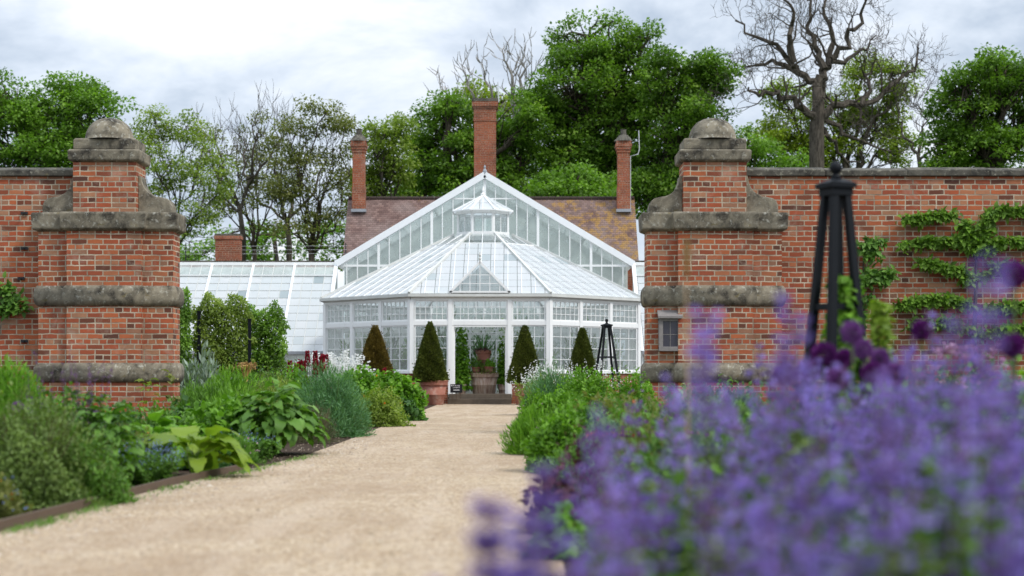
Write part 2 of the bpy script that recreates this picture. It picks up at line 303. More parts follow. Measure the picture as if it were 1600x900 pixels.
# ------------------------------------------------------------------ object helpers
def tag(o, label=None, cat=None, group=None, kind=None):
    if label: o['label'] = label
    if cat: o['category'] = cat
    if group: o['group'] = group
    if kind: o['kind'] = kind
    return o
def empty(name, loc, label, cat, group=None, rz=0):
    o = bpy.data.objects.new(name, None); o.empty_display_size = .2; COL.objects.link(o); o.location = loc; o.rotation_euler.z = rz
    return tag(o, label, cat, group)
def link(name, me, mat, parent=None, smooth=False):
    me.materials.append(mat); o = bpy.data.objects.new(name, me); COL.objects.link(o)
    if parent is not None: o.parent = parent
    if smooth: me.polygons.foreach_set('use_smooth', [True]*len(me.polygons))
    return o
def copy_tree(o, parent=None):
    c = o.copy(); COL.objects.link(c); c.parent = parent
    for ch in list(o.children):
        copy_tree(ch, c)
    return c
class MB:
    def __init__(s, T=None): s.v = []; s.f = []; s.uv = []; s.T = T or Matrix.Identity(4)
    def add(s, vs, fs, uvs=None):
        b = len(s.v); s.v += [tuple(s.T @ Vector(v)) for v in vs]; s.f += [tuple(b+i for i in f) for f in fs]
        if uvs: s.uv += uvs
        return s
    def box(s, x0, x1, y0, y1, z0, z1):
        return s.add([(x0,y0,z0),(x1,y0,z0),(x1,y1,z0),(x0,y1,z0),(x0,y0,z1),(x1,y0,z1),(x1,y1,z1),(x0,y1,z1)],
                     [(0,3,2,1),(4,5,6,7),(0,1,5,4),(1,2,6,5),(2,3,7,6),(3,0,4,7)])
    def beam(s, p, q, w, h, up=(0,0,1)):
        p, q = Vector(p), Vector(q); d = (q-p).normalized(); u = Vector(up)
        x = d.cross(u); x = x.normalized() if x.length > 1e-4 else Vector((1,0,0)); n = x.cross(d)
        vs = []
        for c in (p, q):
            for a, b in ((-1,-1),(1,-1),(1,1),(-1,1)): vs.append(c + x*(a*w/2) + n*(b*h/2))
        return s.add(vs, [(0,1,2,3),(7,6,5,4),(0,4,5,1),(1,5,6,2),(2,6,7,3),(3,7,4,0)])
    def taper(s, p, q, w0, w1):
        p, q = Vector(p), Vector(q); d = (q-p).normalized(); x = d.cross(Vector((0,1,0))).normalized(); n = x.cross(d)
        vs = []
        for c, w in ((p, w0), (q, w1)):
            for a, b in ((-1,-1),(1,-1),(1,1),(-1,1)): vs.append(c + x*(a*w/2) + n*(b*w/2))
        return s.add(vs, [(0,1,2,3),(7,6,5,4),(0,4,5,1),(1,5,6,2),(2,6,7,3),(3,7,4,0)])
    def tube(s, pts, rad, n=6, cap=True):
        pts = [Vector(p) for p in pts]; m = len(pts)
        if isinstance(rad, (int, float)): rad = [rad]*m
        vs = []; px = None
        for i, p in enumerate(pts):
            d = (pts[min(i+1, m-1)]-pts[max(i-1, 0)])
            d = d.normalized() if d.length > 1e-9 else Vector((0,0,1))
            if px is None: px = d.orthogonal().normalized()
            x = (px - d*px.dot(d)); x = x.normalized() if x.length > 1e-6 else d.orthogonal().normalized()
            px = x; y = d.cross(x)
            for k in range(n):
                a = 2*math.pi*k/n; vs.append(p + (x*math.cos(a)+y*math.sin(a))*rad[i])
        fs = []
        for i in range(m-1):
            for k in range(n):
                a, b = i*n+k, i*n+(k+1) % n; fs.append((a, b, b+n, a+n))
        if cap and n > 3: fs.append(tuple(range(n))[::-1]); fs.append(tuple((m-1)*n+k for k in range(n)))
        return s.add(vs, fs)
    def lathe(s, prof, c=(0,0,0), n=20):
        vs = []; fs = []; c = Vector(c)
        for r, z in prof:
            for k in range(n):
                a = 2*math.pi*(k+.5)/n; vs.append(c+Vector((r*math.cos(a), r*math.sin(a), z)))
        for i in range(len(prof)-1):
            for k in range(n):
                a, b = i*n+k, i*n+(k+1) % n; fs.append((a, b, b+n, a+n))
        fs.append(tuple(range(n))[::-1]); fs.append(tuple((len(prof)-1)*n+k for k in range(n)))
        return s.add(vs, fs)
    def sweep(s, outline, prof):
        'profile of (offset outwards, z) swept round a right-angled outline, capped top and bottom'
        m = len(outline); vs = []; fs = []
        for o_, z in prof:
            for i, (x, y) in enumerate(outline):
                ax, ay = outline[i-1]; bx, by = outline[(i+1) % m]
                n1 = ((y-ay), -(x-ax)); n2 = ((by-y), -(bx-x))
                g = lambda n: (n[0]/math.hypot(*n), n[1]/math.hypot(*n))
                n1, n2 = g(n1), g(n2); vs.append((x+(n1[0]+n2[0])*o_, y+(n1[1]+n2[1])*o_, z))
        for i in range(len(prof)-1):
            for k in range(m):
                a, b = i*m+k, i*m+(k+1) % m; fs.append((a, b, b+m, a+m))
        fs.append(tuple(range(m))[::-1]); fs.append(tuple((len(prof)-1)*m+k for k in range(m)))
        return s.add(vs, fs)
    def build(s, name, mat, parent=None, smooth=False, bevel=0):
        me = bpy.data.meshes.new(name); me.from_pydata(s.v, [], s.f); me.update()
        if s.uv:
            l = me.uv_layers.new(name='UVMap')
            for i, q in enumerate(s.uv): l.data[i].uv = q
        o = link(name, me, mat, parent, smooth)
        if bevel:
            b = o.modifiers.new('bevel', 'BEVEL'); b.width = bevel; b.segments = 2; b.limit_method = 'ANGLE'
        return o
# leaf and petal meshes by numpy --------------------------------------------------
def T_rhomb(wd=.5, z=.06): return np.array([(0,0,0),(-wd/2,.45,z),(0,1,0),(wd/2,.45,z)], float), [(0,3,2,1)]
def T_leaf(wd=.5, fold=.12, droop=.25):
    v = np.array([(0,0,0),(-wd/2,.3,fold),(wd/2,.3,fold),(-wd*.42,.65,fold*.9-droop*.4),(wd*.42,.65,fold*.9-droop*.4),(0,1,-droop),(0,.33,0),(0,.66,-droop*.4)], float)
    return v, [(0,6,1),(0,2,6),(6,7,3,1),(2,4,7,6),(3,7,5),(7,4,5)]
def T_big(wd=.5, droop=.8, wav=.05, nu=13, nv=7, seed=0, stalk=.12, fold=.2):
    rg = np.random.RandomState(seed); v = []; f = []
    for i in range(nu+1):
        t_ = i/nu; a = t_*droop*1.4
        y = math.sin(a)/(droop*1.4); z = -(1-math.cos(a))/(droop*1.4)
        tt = max(0, (t_-stalk)/(1-stalk)); wloc = wd*.5*(math.sin(math.pi*min(1, tt**.75*.97+.03)))**.65 if t_ > stalk else .015
        for j in range(nv):
            q = j/(nv-1)*2-1
            v.append((q*wloc, y, z+abs(q)*fold*wloc+(1 if t_ > stalk else 0)*wav*(abs(q)**1.5*math.sin(t_*24+seed+(3 if q > 0 else 0))*.7+.35*math.sin(t_*40+q*5)*(1-abs(q)))))
    for i in range(nu):
        for j in range(nv-1):
            a = i*nv+j; f.append((a, a+1, a+nv+1, a+nv))
    return np.array(v), f
def T_cross(wd=.6):
    return np.array([(0,0,0),(-wd/2,.5,0),(0,1,0),(wd/2,.5,0),(0,0,0),(0,.5,-wd/2),(0,1,0),(0,.5,wd/2)], float), [(0,3,2,1),(4,7,6,5)]
def nrm(a): return a/np.maximum(np.linalg.norm(a, axis=1, keepdims=True), 1e-9)
def inst(name, tmpl, C, D, up, size, mat, parent=None, tone=None, wscale=None, smooth=False, roll=.6, rs=None, kind=None):
    'many leaves, one mesh: tmpl laid at C, pointing along D, upper face towards up'
    rs = rs or np.random.RandomState(len(C)); tv, tf = tmpl; N = len(C); K = len(tv)
    D = nrm(D); up = nrm(np.broadcast_to(up, D.shape)+rs.normal(0, roll, D.shape))
    X = nrm(np.cross(D, up)); Z = np.cross(X, D); size = np.broadcast_to(size, (N,)); ws = size if wscale is None else size*wscale
    V = (C[:,None,:]+X[:,None,:]*(tv[None,:,0:1]*ws[:,None,None])+D[:,None,:]*(tv[None,:,1:2]*size[:,None,None])+Z[:,None,:]*(tv[None,:,2:3]*size[:,None,None])).reshape(-1,3)
    me = bpy.data.meshes.new(name); me.vertices.add(N*K); me.vertices.foreach_set('co', V.astype(np.float32).ravel())
    ln = np.array([len(f) for f in tf]); fl = np.concatenate([np.array(f) for f in tf])
    loops = (fl[None,:]+(np.arange(N)*K)[:,None]).ravel(); tot = np.tile(ln, N); st = np.concatenate([[0], np.cumsum(tot)[:-1]])
    me.loops.add(len(loops)); me.loops.foreach_set('vertex_index', loops.astype(np.int32))
    me.polygons.add(len(tot)); me.polygons.foreach_set('loop_start', st.astype(np.int32)); me.polygons.foreach_set('loop_total', tot.astype(np.int32))
    me.update(calc_edges=True)
    at = me.attributes.new('tone', 'FLOAT', 'POINT'); tn = rs.rand(N) if tone is None else np.clip(tone, 0, 1)
    at.data.foreach_set('value', np.repeat(tn, K).astype(np.float32))
    o = link(name, me, mat, parent, smooth)
    if kind: o['kind'] = kind
    return o
def sph(rs, n):
    a = rs.normal(size=(n,3)); return nrm(a)

# ================================================================== THE SETTING
def struct(name, mb, mat): return tag(mb.build(name, mat), kind='structure')
struct('ground', MB().add([(-900,-60,-.03),(900,-60,-.03),(900,1500,-.03),(-900,1500,-.03)], [(0,1,2,3)]), M['grass'])
def sheet(xl, xr, z, ys):
    mb = MB(); vs = []; fs = []
    for y in ys: vs += [(xl(y), y, z), (xr(y), y, z)]
    for i in range(len(ys)-1): a = 2*i; fs.append((a, a+1, a+3, a+2))
    return mb.add(vs, fs)
def path_left(y):
    pts = [(-10,-3.6),(5,-3.1),(8.8,-2.93),(12.6,-2.74),(14.5,-2.5),(17,-2.3),(22,-2.25),(50,-2.25)]
    for (a, b), (c, d) in zip(pts, pts[1:]):
        if a <= y <= c: return b+(d-b)*(y-a)/(c-a)
    return pts[-1][1]
def path_right(y): return .22 + (y/50)*.15
ys = [-8+i*.5 for i in range(0, 113)]
struct('flower_bed_soil', sheet(lambda y: -20, lambda y: 20, 0.0, [-8, 60]), M['soil'])
struct('gravel_path', sheet(path_left, path_right, .006, ys), M['gravel'])
mb = MB(); pts = [(path_left(y)-.02, y) for y in [3+.5*i for i in range(24)]]
for (x0, y0), (x1, y1) in zip(pts, pts[1:]): mb.beam((x0, y0, .02), (x1, y1, .02), .03, .09)
eb = tag(mb.build('bed_edging', M['edging']), 'low brown edging board between the left flower bed and the gravel path', 'edging')
rs = np.random.RandomState(5)
# loose stones along the path edge
n = 1500; yy = rs.uniform(4, 22, n); xx = np.array([path_left(y) for y in yy])+np.abs(rs.normal(0, .28, n))+.02
tv = np.array([(-.5,0,0),(.5,0,0),(.3,.6,0),(-.4,.5,0),(0,.3,.45)]); tf = [(0,1,4),(1,2,4),(2,3,4),(3,0,4)]
M['pebble'] = mat_leaf('loose_stone', (.28, .21, .15), (.46, .37, .28), (.62, .55, .45), 0)
inst('loose_stones', (tv, tf), np.stack([xx, yy, np.full(n, .006)], 1), np.stack([rs.normal(size=n), rs.normal(size=n), np.zeros(n)], 1), np.array([0,0,1.]), rs.uniform(.008, .028, n)*(1+(rs.rand(n)<.04)), M['pebble'], roll=0, kind='stuff')
n = 5000; yy = rs.uniform(3.5, 30, n); xx = rs.uniform(-2.7, .25, n)
inst('scattered_gravel', (tv, tf), np.stack([xx, yy, np.full(n, .006)], 1), np.stack([rs.normal(size=n), rs.normal(size=n), np.zeros(n)], 1), np.array([0,0,1.]), rs.uniform(.008, .02, n), M['pebble'], roll=0, kind='stuff')
for nm in ('loose_stones', 'scattered_gravel'): tag(bpy.data.objects[nm], 'small pale stones lying loose on the gravel path' if nm[0] == 'l' else 'fine loose gravel strewn over the path', 'gravel')

# ================================================================== WALLS AND PIERS
PY = 22.0
OUT = [(-.965,0),(-.53,0),(-.53,-.1),(.53,-.1),(.53,0),(.965,0),(.965,.45),(.53,.45),(.53,.55),(-.53,.55),(-.53,.45),(-.965,.45)]
def band(h, bulge=.042, n=12): return [(bulge*min(1, math.sin(math.pi*i/n)*1.25)**.6+.012, h*i/n) for i in range(n+1)]
def pier(X, label):
    e = empty('gate_pier', (X, PY, 0), label, 'gate pier', 'brick and stone gate piers')
    mb = MB()
    mb.sweep(OUT, [(0,-.02),(0,.80)]); mb.sweep(OUT, [(0,1.07),(0,1.89)]); mb.sweep(OUT, [(0,2.175),(0,2.96)])
    mb.build('brick_shaft', M['brick'], e)
    for z, h in ((.795, .28), (1.885, .295)):
        mb = MB(); mb.sweep(OUT, [(a, z+b) for a, b in band(h)]); mb.build('stone_band', M['stone'], e, True)
    mb = MB(); mb.sweep(OUT, [(.01,2.955),(.07,2.985),(.075,3.01),(.085,3.20),(.07,3.225)]); mb.build('stone_cornice', M['stone'], e, bevel=.012)
    U = [(-.45,-.06),(.45,-.06),(.45,.51),(-.45,.51)]
    mb = MB(); mb.sweep(U, [(0,3.22),(0,3.945)]); mb.build('brick_block', M['brick'], e)
    mb = MB(); mb.sweep(U, [(.0,3.94),(.05,3.96),(.06,3.985),(.065,4.11),(.04,4.12)]); mb.sweep(U, [(-.005,4.12),(0,4.14),(.0,4.27),(-.03,4.29)]); mb.build('stone_cap', M['stone'], e, bevel=.015)
    prof = [(.345*math.cos(a)**.8 if a < 1.55 else .02, 4.285+.325*math.sin(a)) for a in [i*math.pi/2/9 for i in range(10)]]
    mb = MB(); mb.lathe([(.36,4.285)]+prof, (0,.225,0), 28); mb.build('stone_dome', M['stone'], e, True)
    for sgn in (-1, 1):
        pr = [(.452,3.225),(.452,3.77)]
        for i in range(9):
            a = i/8*math.pi/2*1.02; pr.append((.49+.27*(1-math.cos(a)), 3.76-.30*math.sin(a)))
        pr += [(.80,3.45),(.85,3.44),(.90,3.40),(.925,3.33),(.925,3.225)]
        m = len(pr); vs = [(sgn*x, .06, z) for x, z in pr]+[(sgn*x, .40, z) for x, z in pr]
        fs = [tuple(range(m)) if sgn < 0 else tuple(range(m))[::-1], tuple(m+i for i in (range(m) if sgn > 0 else range(m-1, -1, -1)))]
        for i in range(m):
            j = (i+1) % m; fs.append((i, j, j+m, i+m) if sgn > 0 else (j, i, i+m, j+m))
        MB().add(vs, fs).build('stone_scroll', M['stone'], e, bevel=.01)
    return e
pier(-5.82, 'left brick gate pier with stone bands and domed cap, big leafy bed at its foot')
pier(2.90, 'right brick gate pier with a small framed notice box on its front')
def wall(x0, x1, label, name='garden_wall'):
    e = empty(name, ((x0+x1)/2, PY+.28, 0), label, 'wall', 'tall brick garden walls'); h = (x1-x0)/2
    MB().box(-h, h, 0, .35, -.02, 3.78).build('brickwork', M['brick'], e)
    mb = MB(); k = int((x1-x0)/1.15); 
    for i in range(k):
        a = -h+2*h*i/k; b = -h+2*h*(i+1)/k-.006; j = random.Random(i).uniform(-.006, .006)
        mb.add([(a,-.05,3.782),(b,-.05,3.782),(b,.40,3.782),(a,.40,3.782),(a,-.05,3.87+j),(b,-.05,3.87+j),(b,.40,3.87+j),(a,.40,3.87+j),(a,.17,3.93+j),(b,.17,3.93+j)],
               [(0,3,2,1),(0,1,5,4),(2,3,7,6),(4,5,9,8),(8,9,6,7),(1,2,6,9,5),(0,4,8,7,3)])
    mb.build('coping', M['coping'], e, bevel=.012)
    return e
wl = wall(-20, -6.275, 'tall brick garden wall running off left of the left gate pier')
wr = wall(3.355, 20, 'tall brick garden wall behind the espaliered fruit tree')
for (x, y) in ((38,333),(38,388),(33,435),(38,533)):
    p = WP(x, y, PY+.26)-wl.location
    mb = MB(); mb.tube([(p.x, .0, p.z), (p.x, -.09, p.z-.01)], .014, 6); mb.box(p.x-.05, p.x+.05, -.03, -.008, p.z-.02, p.z+.02); mb.build('vine_eye', M['black_metal'], wl)
# notice box on the right pier
e = empty('notice_box', (2.26, PY-.001, 1.27), 'small weathered wooden notice box with dark panes, fixed to the right pier', 'notice box')
mb = MB(); 
for a in ((-.165,-.105),(.105,.165)): mb.box(a[0], a[1], -.09, 0, 0, .44)
mb.box(-.165,.165,-.092,0,-.03,.035); mb.box(-.165,.165,-.092,0,.40,.45); mb.build('frame', M['grey_wood'], e, bevel=.005)
mb = MB(); mb.add([(-.18,-.14,.44),(.17,-.14,.44),(.17,0,.53),(-.18,0,.53),(-.18,-.14,.47),(.17,-.14,.47),(.17,0,.56),(-.18,0,.56)], [(0,3,2,1),(4,5,6,7),(0,1,5,4),(1,2,6,5),(2,3,7,6),(3,0,4,7)]); mb.build('sloping_lid', M['grey_wood'], e)
MB().box(-.106,.106,-.06,-.02,.036,.399).build('dark_panel', M['dark_glass'], e)
mb = MB(); mb.box(-.004,.004,-.068,-.061,.036,.399); mb.box(-.106,.106,-.0675,-.0605,.205,.213); mb.build('glazing_bar', M['grey_wood'], e)

# ================================================================== OCTAGONAL CONSERVATORY
OC = Vector((-1.0, 53.215, 0)); AP = 5.215; HA = 2.16
def facet(k): return Matrix.Translation(OC) @ Matrix.Rotation(R(45*k), 4, 'Z') @ Matrix.Translation((0, -AP, 0))
EXI = Matrix.Translation(-OC)
oc = empty('octagonal_conservatory', OC, 'white timber octagonal conservatory with whitewashed roof and small lantern, at the path end', 'conservatory')
def FT(k): return EXI @ facet(k)
def window(k, x0, x1, z0, z1, nx, nz, name, frame=.040, bar=.017):
    mb = MB(FT(k)); y0, y1 = -.02, .03
    mb.box(x0, x0+frame, y0, y1, z0, z1); mb.box(x1-frame, x1, y0, y1, z0, z1)
    mb.box(x0+frame, x1-frame, y0, y1, z0, z0+frame); mb.box(x0+frame, x1-frame, y0, y1, z1-frame, z1)
    for i in range(1, nx):
        x = x0+(x1-x0)*i/nx; mb.box(x-bar/2, x+bar/2, y0+.004, y1-.004, z0+frame, z1-frame)
    for i in range(1, nz):
        z = z0+(z1-z0)*i/nz; mb.box(x0+frame, x1-frame, y0+.007, y1-.007, z-bar/2, z+bar/2)
    f = mb.build(name, M['white'], oc)
    MB(FT(k)).add([(x0+.01,.006,z0+.01),(x1-.01,.006,z0+.01),(x1-.01,.006,z1-.01),(x0+.01,.006,z1-.01)], [(0,1,2,3)]).build('pane', M['glass'], f)
ZS, ZT0, ZT1, ZE = 1.03, 2.46, 2.60, 3.30
mb_pl = MB(); mb_sill = MB(); mb_tr = MB(); mb_g = MB(); mb_dent = MB()
for k in (-3, -2, -1, 0, 1, 2, 3):
    T = FT(k)
    if k == 0: posts = [-2.13, -.93, .93, 2.13]; bays = [(-2.05,-1.0), (1.0,2.05)]
    else: posts = [-2.13, -.72, .72, 2.13]; bays = [(-2.05,-.79), (-.66,.66), (.79,2.05)]
    for q in (mb_pl, mb_sill, mb_tr, mb_g, mb_dent): q.T = T
    if abs(k) <= 2:
        if k == 0:
            for q0, q1, q2, q3 in ((-2.17,-.99,-2.18,-1.0),(.99,2.17,1.0,2.18)):
                MB(T).box(q0,q1,-.02,.18,0,.945).build('brick_plinth', M['brick_orange'], oc); MB(T).box(q2,q3,-.08,.1,.95,1.028).build('sill', M['white'], oc)
        else: MB(T).box(-2.17,2.17,-.02,.18,0,.945).build('brick_plinth', M['brick_orange'], oc); MB(T).box(-2.18,2.18,-.08,.1,.95,1.028).build('sill', M['white'], oc)
    mb_tr.box(-2.16,2.16,-.045,.06,ZT0,ZT1); mb_tr.box(-2.16,2.16,-.04,.07,3.24,3.345)
    mb_g.box(-2.24,2.24,-.17,-.06,3.345,3.43); mb_g.box(-2.22,2.22,-.10,0.0,3.43,3.462)
    mb_dent = MB(T); dv = []
    for i in range(86): dv += [(-2.14+i*.05, 3.335), (-2.14+i*.05, 3.30), (-2.115+i*.05, 3.30), (-2.115+i*.05, 3.335)]
    dv += [(2.16, 3.335), (2.16, 3.345), (-2.14, 3.345)]; dn = len(dv)
    mb_dent.add([(x, -.064, z) for x, z in dv]+[(x, -.043, z) for x, z in dv], [tuple(range(dn))]+[(i, (i+1) % dn, (i+1) % dn+dn, i+dn) for i in range(dn)]).build('dentil_strip', M['white'], oc)
    for x in posts:
        z0 = .3 if (k == 0 and abs(x) < 1) else (ZS if abs(k) <= 2 else .3)
        MB(T).box(x-.065, x+.065, -.06, .085, z0, 3.24).build('post', M['white'], oc)
    if abs(k) <= 2:
        for a, b in bays:
            window(k, a, b, ZS, ZT0, 3, 4, 'window'); window(k, a, b, ZT1, 3.24, 6, 3, 'upper_window')
window(0, -.86, .86, ZT1, 3.24, 7, 3, 'upper_window')
for k in (-3, 3, 4):
    for a_, b_ in ((-2.05,-.79), (-.66,.66), (.79,2.05)):
        window(k, a_, b_, .35, ZT0, 3, 5, 'rear_window'); window(k, a_, b_, ZT1, 3.24, 4, 2, 'rear_window')
mb_tr.build('transom', M['white'], oc); mb_g.build('gutter', M['white_old'], oc); 
MB(EXI).add([tuple(facet(k) @ Vector((-2.1,0.1,.3))) for k in range(8)], [tuple(range(8))]).build('floor', M['floor'], oc)
# door frame and the two leaves folded back inside
mb = MB(FT(0)); mb.box(-.865,-.81,-.03,.05,.3,2.46); mb.box(.81,.865,-.03,.05,.3,2.46); mb.box(-.82,.82,-.028,.048,2.40,2.455); mb.build('door_frame', M['white'], oc)
for sgn in (-1, 1):
    mb = MB(FT(0) @ Matrix.Translation((sgn*.80, .05, 0)) @ Matrix.Rotation(R(90-sgn*4), 4, 'Z'))
    for a, b in ((0,.08),(.70,.78)): mb.box(a, b, -.02, .02, .31, 2.44)
    for z0, z1 in ((.31,.50),(.95,1.02),(2.36,2.44),(1.60,1.63),(2.0,2.03)): mb.box(.08, .70, -.018, .018, z0, z1)
    mb.box(.375,.405,-.016,.016,1.02,2.36); mb.box(.08,.70,-.012,.012,.50,.95)
    d = mb.build('door', M['white'], oc)
    MB(mb.T).box(.66,.72,-.045,.045,1.3,1.33).build('handle', M['black_metal'], d)
# roof
ZR0, ZR1, RR0, RR1 = 3.44, 5.70, 5.34, 1.0
tan8 = math.tan(R(22.5))
SL = math.hypot(RR0-RR1, ZR1-ZR0)
def rp(k, u, r, dz=0): return EXI @ Matrix.Translation(OC) @ Matrix.Rotation(R(45*k), 4, 'Z') @ Vector((u, -r, ZR0+(RR0-r)/(RR0-RR1)*(ZR1-ZR0)+dz))
RC = 1.75
for k in range(-3, 5):
    mb = MB()
    for (ra, rb, mt) in ((RR0, RC, 0),):
        vs = [rp(k, -ra*tan8, ra), rp(k, ra*tan8, ra), rp(k, rb*tan8, rb), rp(k, -rb*tan8, rb)]
        uv = [(-ra*tan8+20, 0), (ra*tan8+20, 0), (rb*tan8+20, (ra-rb)/(RR0-RR1)*SL), (-rb*tan8+20, (ra-rb)/(RR0-RR1)*SL)]
        mb.add(vs, [(0,1,2,3)], uv)
    pn = mb.build('roof_pane', M['wash'], oc)
    vs = [rp(k, -RC*tan8, RC), rp(k, RC*tan8, RC), rp(k, RR1*tan8, RR1), rp(k, -RR1*tan8, RR1)]
    MB().add(vs, [(0,1,2,3)]).build('clear_roof_pane', M['glass'], oc)
    mb = MB(); u = -2.16
    nb = 10
    for i in range(1, nb):
        u = -2.16+4.32*i/nb; rt = max(RR1, abs(u)/tan8+.03)
        if rt < RR0-.1: mb.beam(rp(k, u, RR0, .012), rp(k, u, rt, .012), .018, .03)
    mb.beam(rp(k, -RC*tan8, RC, .01), rp(k, RC*tan8, RC, .01), .05, .04)
    mb.build('glazing_bars', M['white'], oc)
    MB().beam(rp(k, -RR0*tan8, RR0, .03), rp(k, -RR1*tan8, RR1, .03), .085, .07).build('hip_rail', M['white_old'], oc)
# little gabled pediment above the door
e2 = FT(0)
ap = (0, -.13, 4.40)
def back(z): return -.13 + (z-3.44)/(ZR1-ZR0)*(RR0-RR1)
mb = MB(e2); mb.beam((-.95,-.13,3.46),(0,-.13,4.42),.07,.06,(0,1,0)); mb.beam((.95,-.13,3.46),(0,-.13,4.42),.07,.06,(0,1,0)); mb.box(-.95,.95,-.16,-.10,3.465,3.52)
for x in (-.62,-.31,0,.31,.62): mb.box(x-.012,x+.012,-.14,-.115,3.5,3.46+.96*(1-abs(x)/.95))
for z in (3.75, 4.02): hw = .95*(1-(z-3.46)/.96); mb.box(-hw,hw,-.138,-.118,z-.011,z+.011)
pd = mb.build('pediment', M['white'], oc)
MB(e2).add([(-.93,-.128,3.47),(.93,-.128,3.47),(0,-.128,4.41)], [(0,1,2)]).build('pane', M['glass'], pd)
MB(e2).add([(-.96,-.14,3.47),(0,-.14,4.44),(0,back(4.44)+.05,4.44)], [(0,1,2)], [(20,0),(21,0),(21,1)]).add([(.96,-.14,3.47),(0,back(4.44)+.05,4.44),(0,-.14,4.44)], [(0,1,2)], [(20,0),(21,0),(21,1)]).build('pediment_roof', M['wash'], pd)
mb = MB(e2); mb.lathe([(.035,4.42),(.035,4.50),(.055,4.53),(.02,4.58),(.045,4.64),(.01,4.74)], (0,-.13,0), 8); mb.build('finial', M['white_old'], pd)
# lantern
ln_ = MB(); LA = .86
for k in range(8):
    T = EXI @ Matrix.Translation(OC) @ Matrix.Rotation(R(45*k), 4, 'Z') @ Matrix.Translation((0,-LA,0)); ln_.T = T; h = LA*tan8
    ln_.box(-h-.02,h+.02,-.05,.04,5.64,5.80); ln_.box(-h-.03,h+.03,-.05,.05,6.42,6.52)
    ln_.box(-h-.02,-h+.05,-.03,.04,5.8,6.42); ln_.box(h-.05,h+.02,-.03,.04,5.8,6.42)
lan = ln_.build('lantern', M['white'], oc)
lr_ = MB(); lb = MB(); lg = MB()
for k in range(8):
    T = EXI @ Matrix.Translation(OC) @ Matrix.Rotation(R(45*k), 4, 'Z'); lr_.T = T; lb.T = T; lg.T = T
    q = 1.03; lr_.add([(-q*tan8,-q,6.52),(q*tan8,-q,6.52),(0,0,7.12)], [(0,1,2)], [(20,0),(20.8,0),(20.4,1.1)])
    lb.beam((-q*tan8,-q,6.54),(0,0,7.14),.045,.04); lb.beam((0,-q,6.53),(0,-.05,7.11),.02,.03); lb.beam((-q*tan8,-q,6.525),(q*tan8,-q,6.525),.05,.04)
    h = LA*tan8; lg.add([(-h,-LA,5.8),(h,-LA,5.8),(h,-LA,6.42),(-h,-LA,6.42)], [(0,1,2,3)]); lb.box(-.012,.012,-LA-.012,-LA+.012,5.8,6.42)
lr_.build('lantern_roof', M['wash'], lan); lb.T = EXI; lb.lathe([(.06,7.1),(.09,7.16),(.03,7.22),(.045,7.3),(.008,7.45)], tuple(OC), 8); lb.build('lantern_bars', M['white'], lan); lg.build('lantern_pane', M['glass'], lan)

# ================================================================== GLASS RANGE WITH GABLE
YR, ZRG, YE, ZEV = 59.5, 5.17, 55.6, 1.72
rg = empty('glasshouse_range', (-1.05, YR, 0), 'long white lean-to glasshouse range with tall glazed gable behind the octagon', 'glasshouse')
RI = Matrix.Translation((1.05, -YR, 0))
def rr(x, t): return Vector((x, YE+(YR-YE)*t, ZEV+(ZRG-ZEV)*t))
SLR = math.hypot(YR-YE, ZRG-ZEV)
for (xa, xb, nbay, sgn) in ((-22.8, -6.8, 10, -1), (4.7, 20.7, 10, 1)):
    for i in range(nbay):
        a = xa+(xb-xa)*i/nbay; b = xa+(xb-xa)*(i+1)/nbay
        t0, t1 = 0, .86
        MB(RI).add([rr(a,t0), rr(b,t0), rr(b,t1), rr(a,t1)], [(0,1,2,3)], [(50+a,0),(50+b,0),(50+b,t1*SLR),(50+a,t1*SLR)]).build('roof_pane', M['wash_range'], rg)
        MB(RI).add([rr(a,.86), rr(b,.86), rr(b,1), rr(a,1)], [(0,1,2,3)]).build('top_light', M['glass_gable'], rg)
        mb = MB(RI)
        for j in range(1, 4):
            x = a+(b-a)*j/4; mb.beam(rr(x,0)+Vector((0,0,.01)), rr(x,1)+Vector((0,0,.01)), .018, .03)
        for j in range(1, 11):
            mb.beam(rr(a,j*.086)-Vector((0,0,.001)), rr(b,j*.086)-Vector((0,0,.001)), .018, .010)
        mb.build('glazing_bars', M['white_old'], rg)
        MB(RI).beam(rr(a,0)+Vector((0,0,.03)), rr(a,1)+Vector((0,0,.03)), .085, .07).build('rafter', M['white_bright'], rg)
        mb = MB(RI)
        for j in range(3):
            c0 = a+(b-a)*j/3; mb.box(c0, c0+.05, YE+.05, YE+.1, .5, 1.62)
        mb.box(a, b, YE+.03, YE+.12, 1.6, 1.68); f_ = mb.build('front_light', M['white'], rg)
        MB(RI).add([(a,YE+.08,.55),(b,YE+.08,.55),(b,YE+.08,1.6),(a,YE+.08,1.6)], [(0,1,2,3)]).build('pane', M['glass_gable'], f_)
    MB(RI).beam(rr(xb if sgn < 0 else xa,0)+Vector((0,0,.03)), rr(xb if sgn < 0 else xa,1)+Vector((0,0,.03)), .14, .1).build('rafter', M['white_bright'], rg)
    mb = MB(RI); mb.beam(rr(xa,.86)+Vector((0,0,.04)), rr(xb,.86)+Vector((0,0,.04)), .10, .05); mb.beam(rr(xa,1.0)+Vector((0,0,.04)), rr(xb,1.0)+Vector((0,0,.04)), .08, .12); mb.build('ridge_rail', M['white'], rg)
    MB(RI).box(xa, xb, YE-.12, YE-.02, 1.66, 1.76).build('gutter', M['lead'], rg)
    MB(RI).box(xa, xb, YE+.02, YE+.14, -.02, .5).build('plinth', M['brick_orange'], rg)
    MB(RI).box(xa, xb, YR+.30, YR+.33, 0, 5.1).build('limewashed_back_wall', M['limewash'], rg)
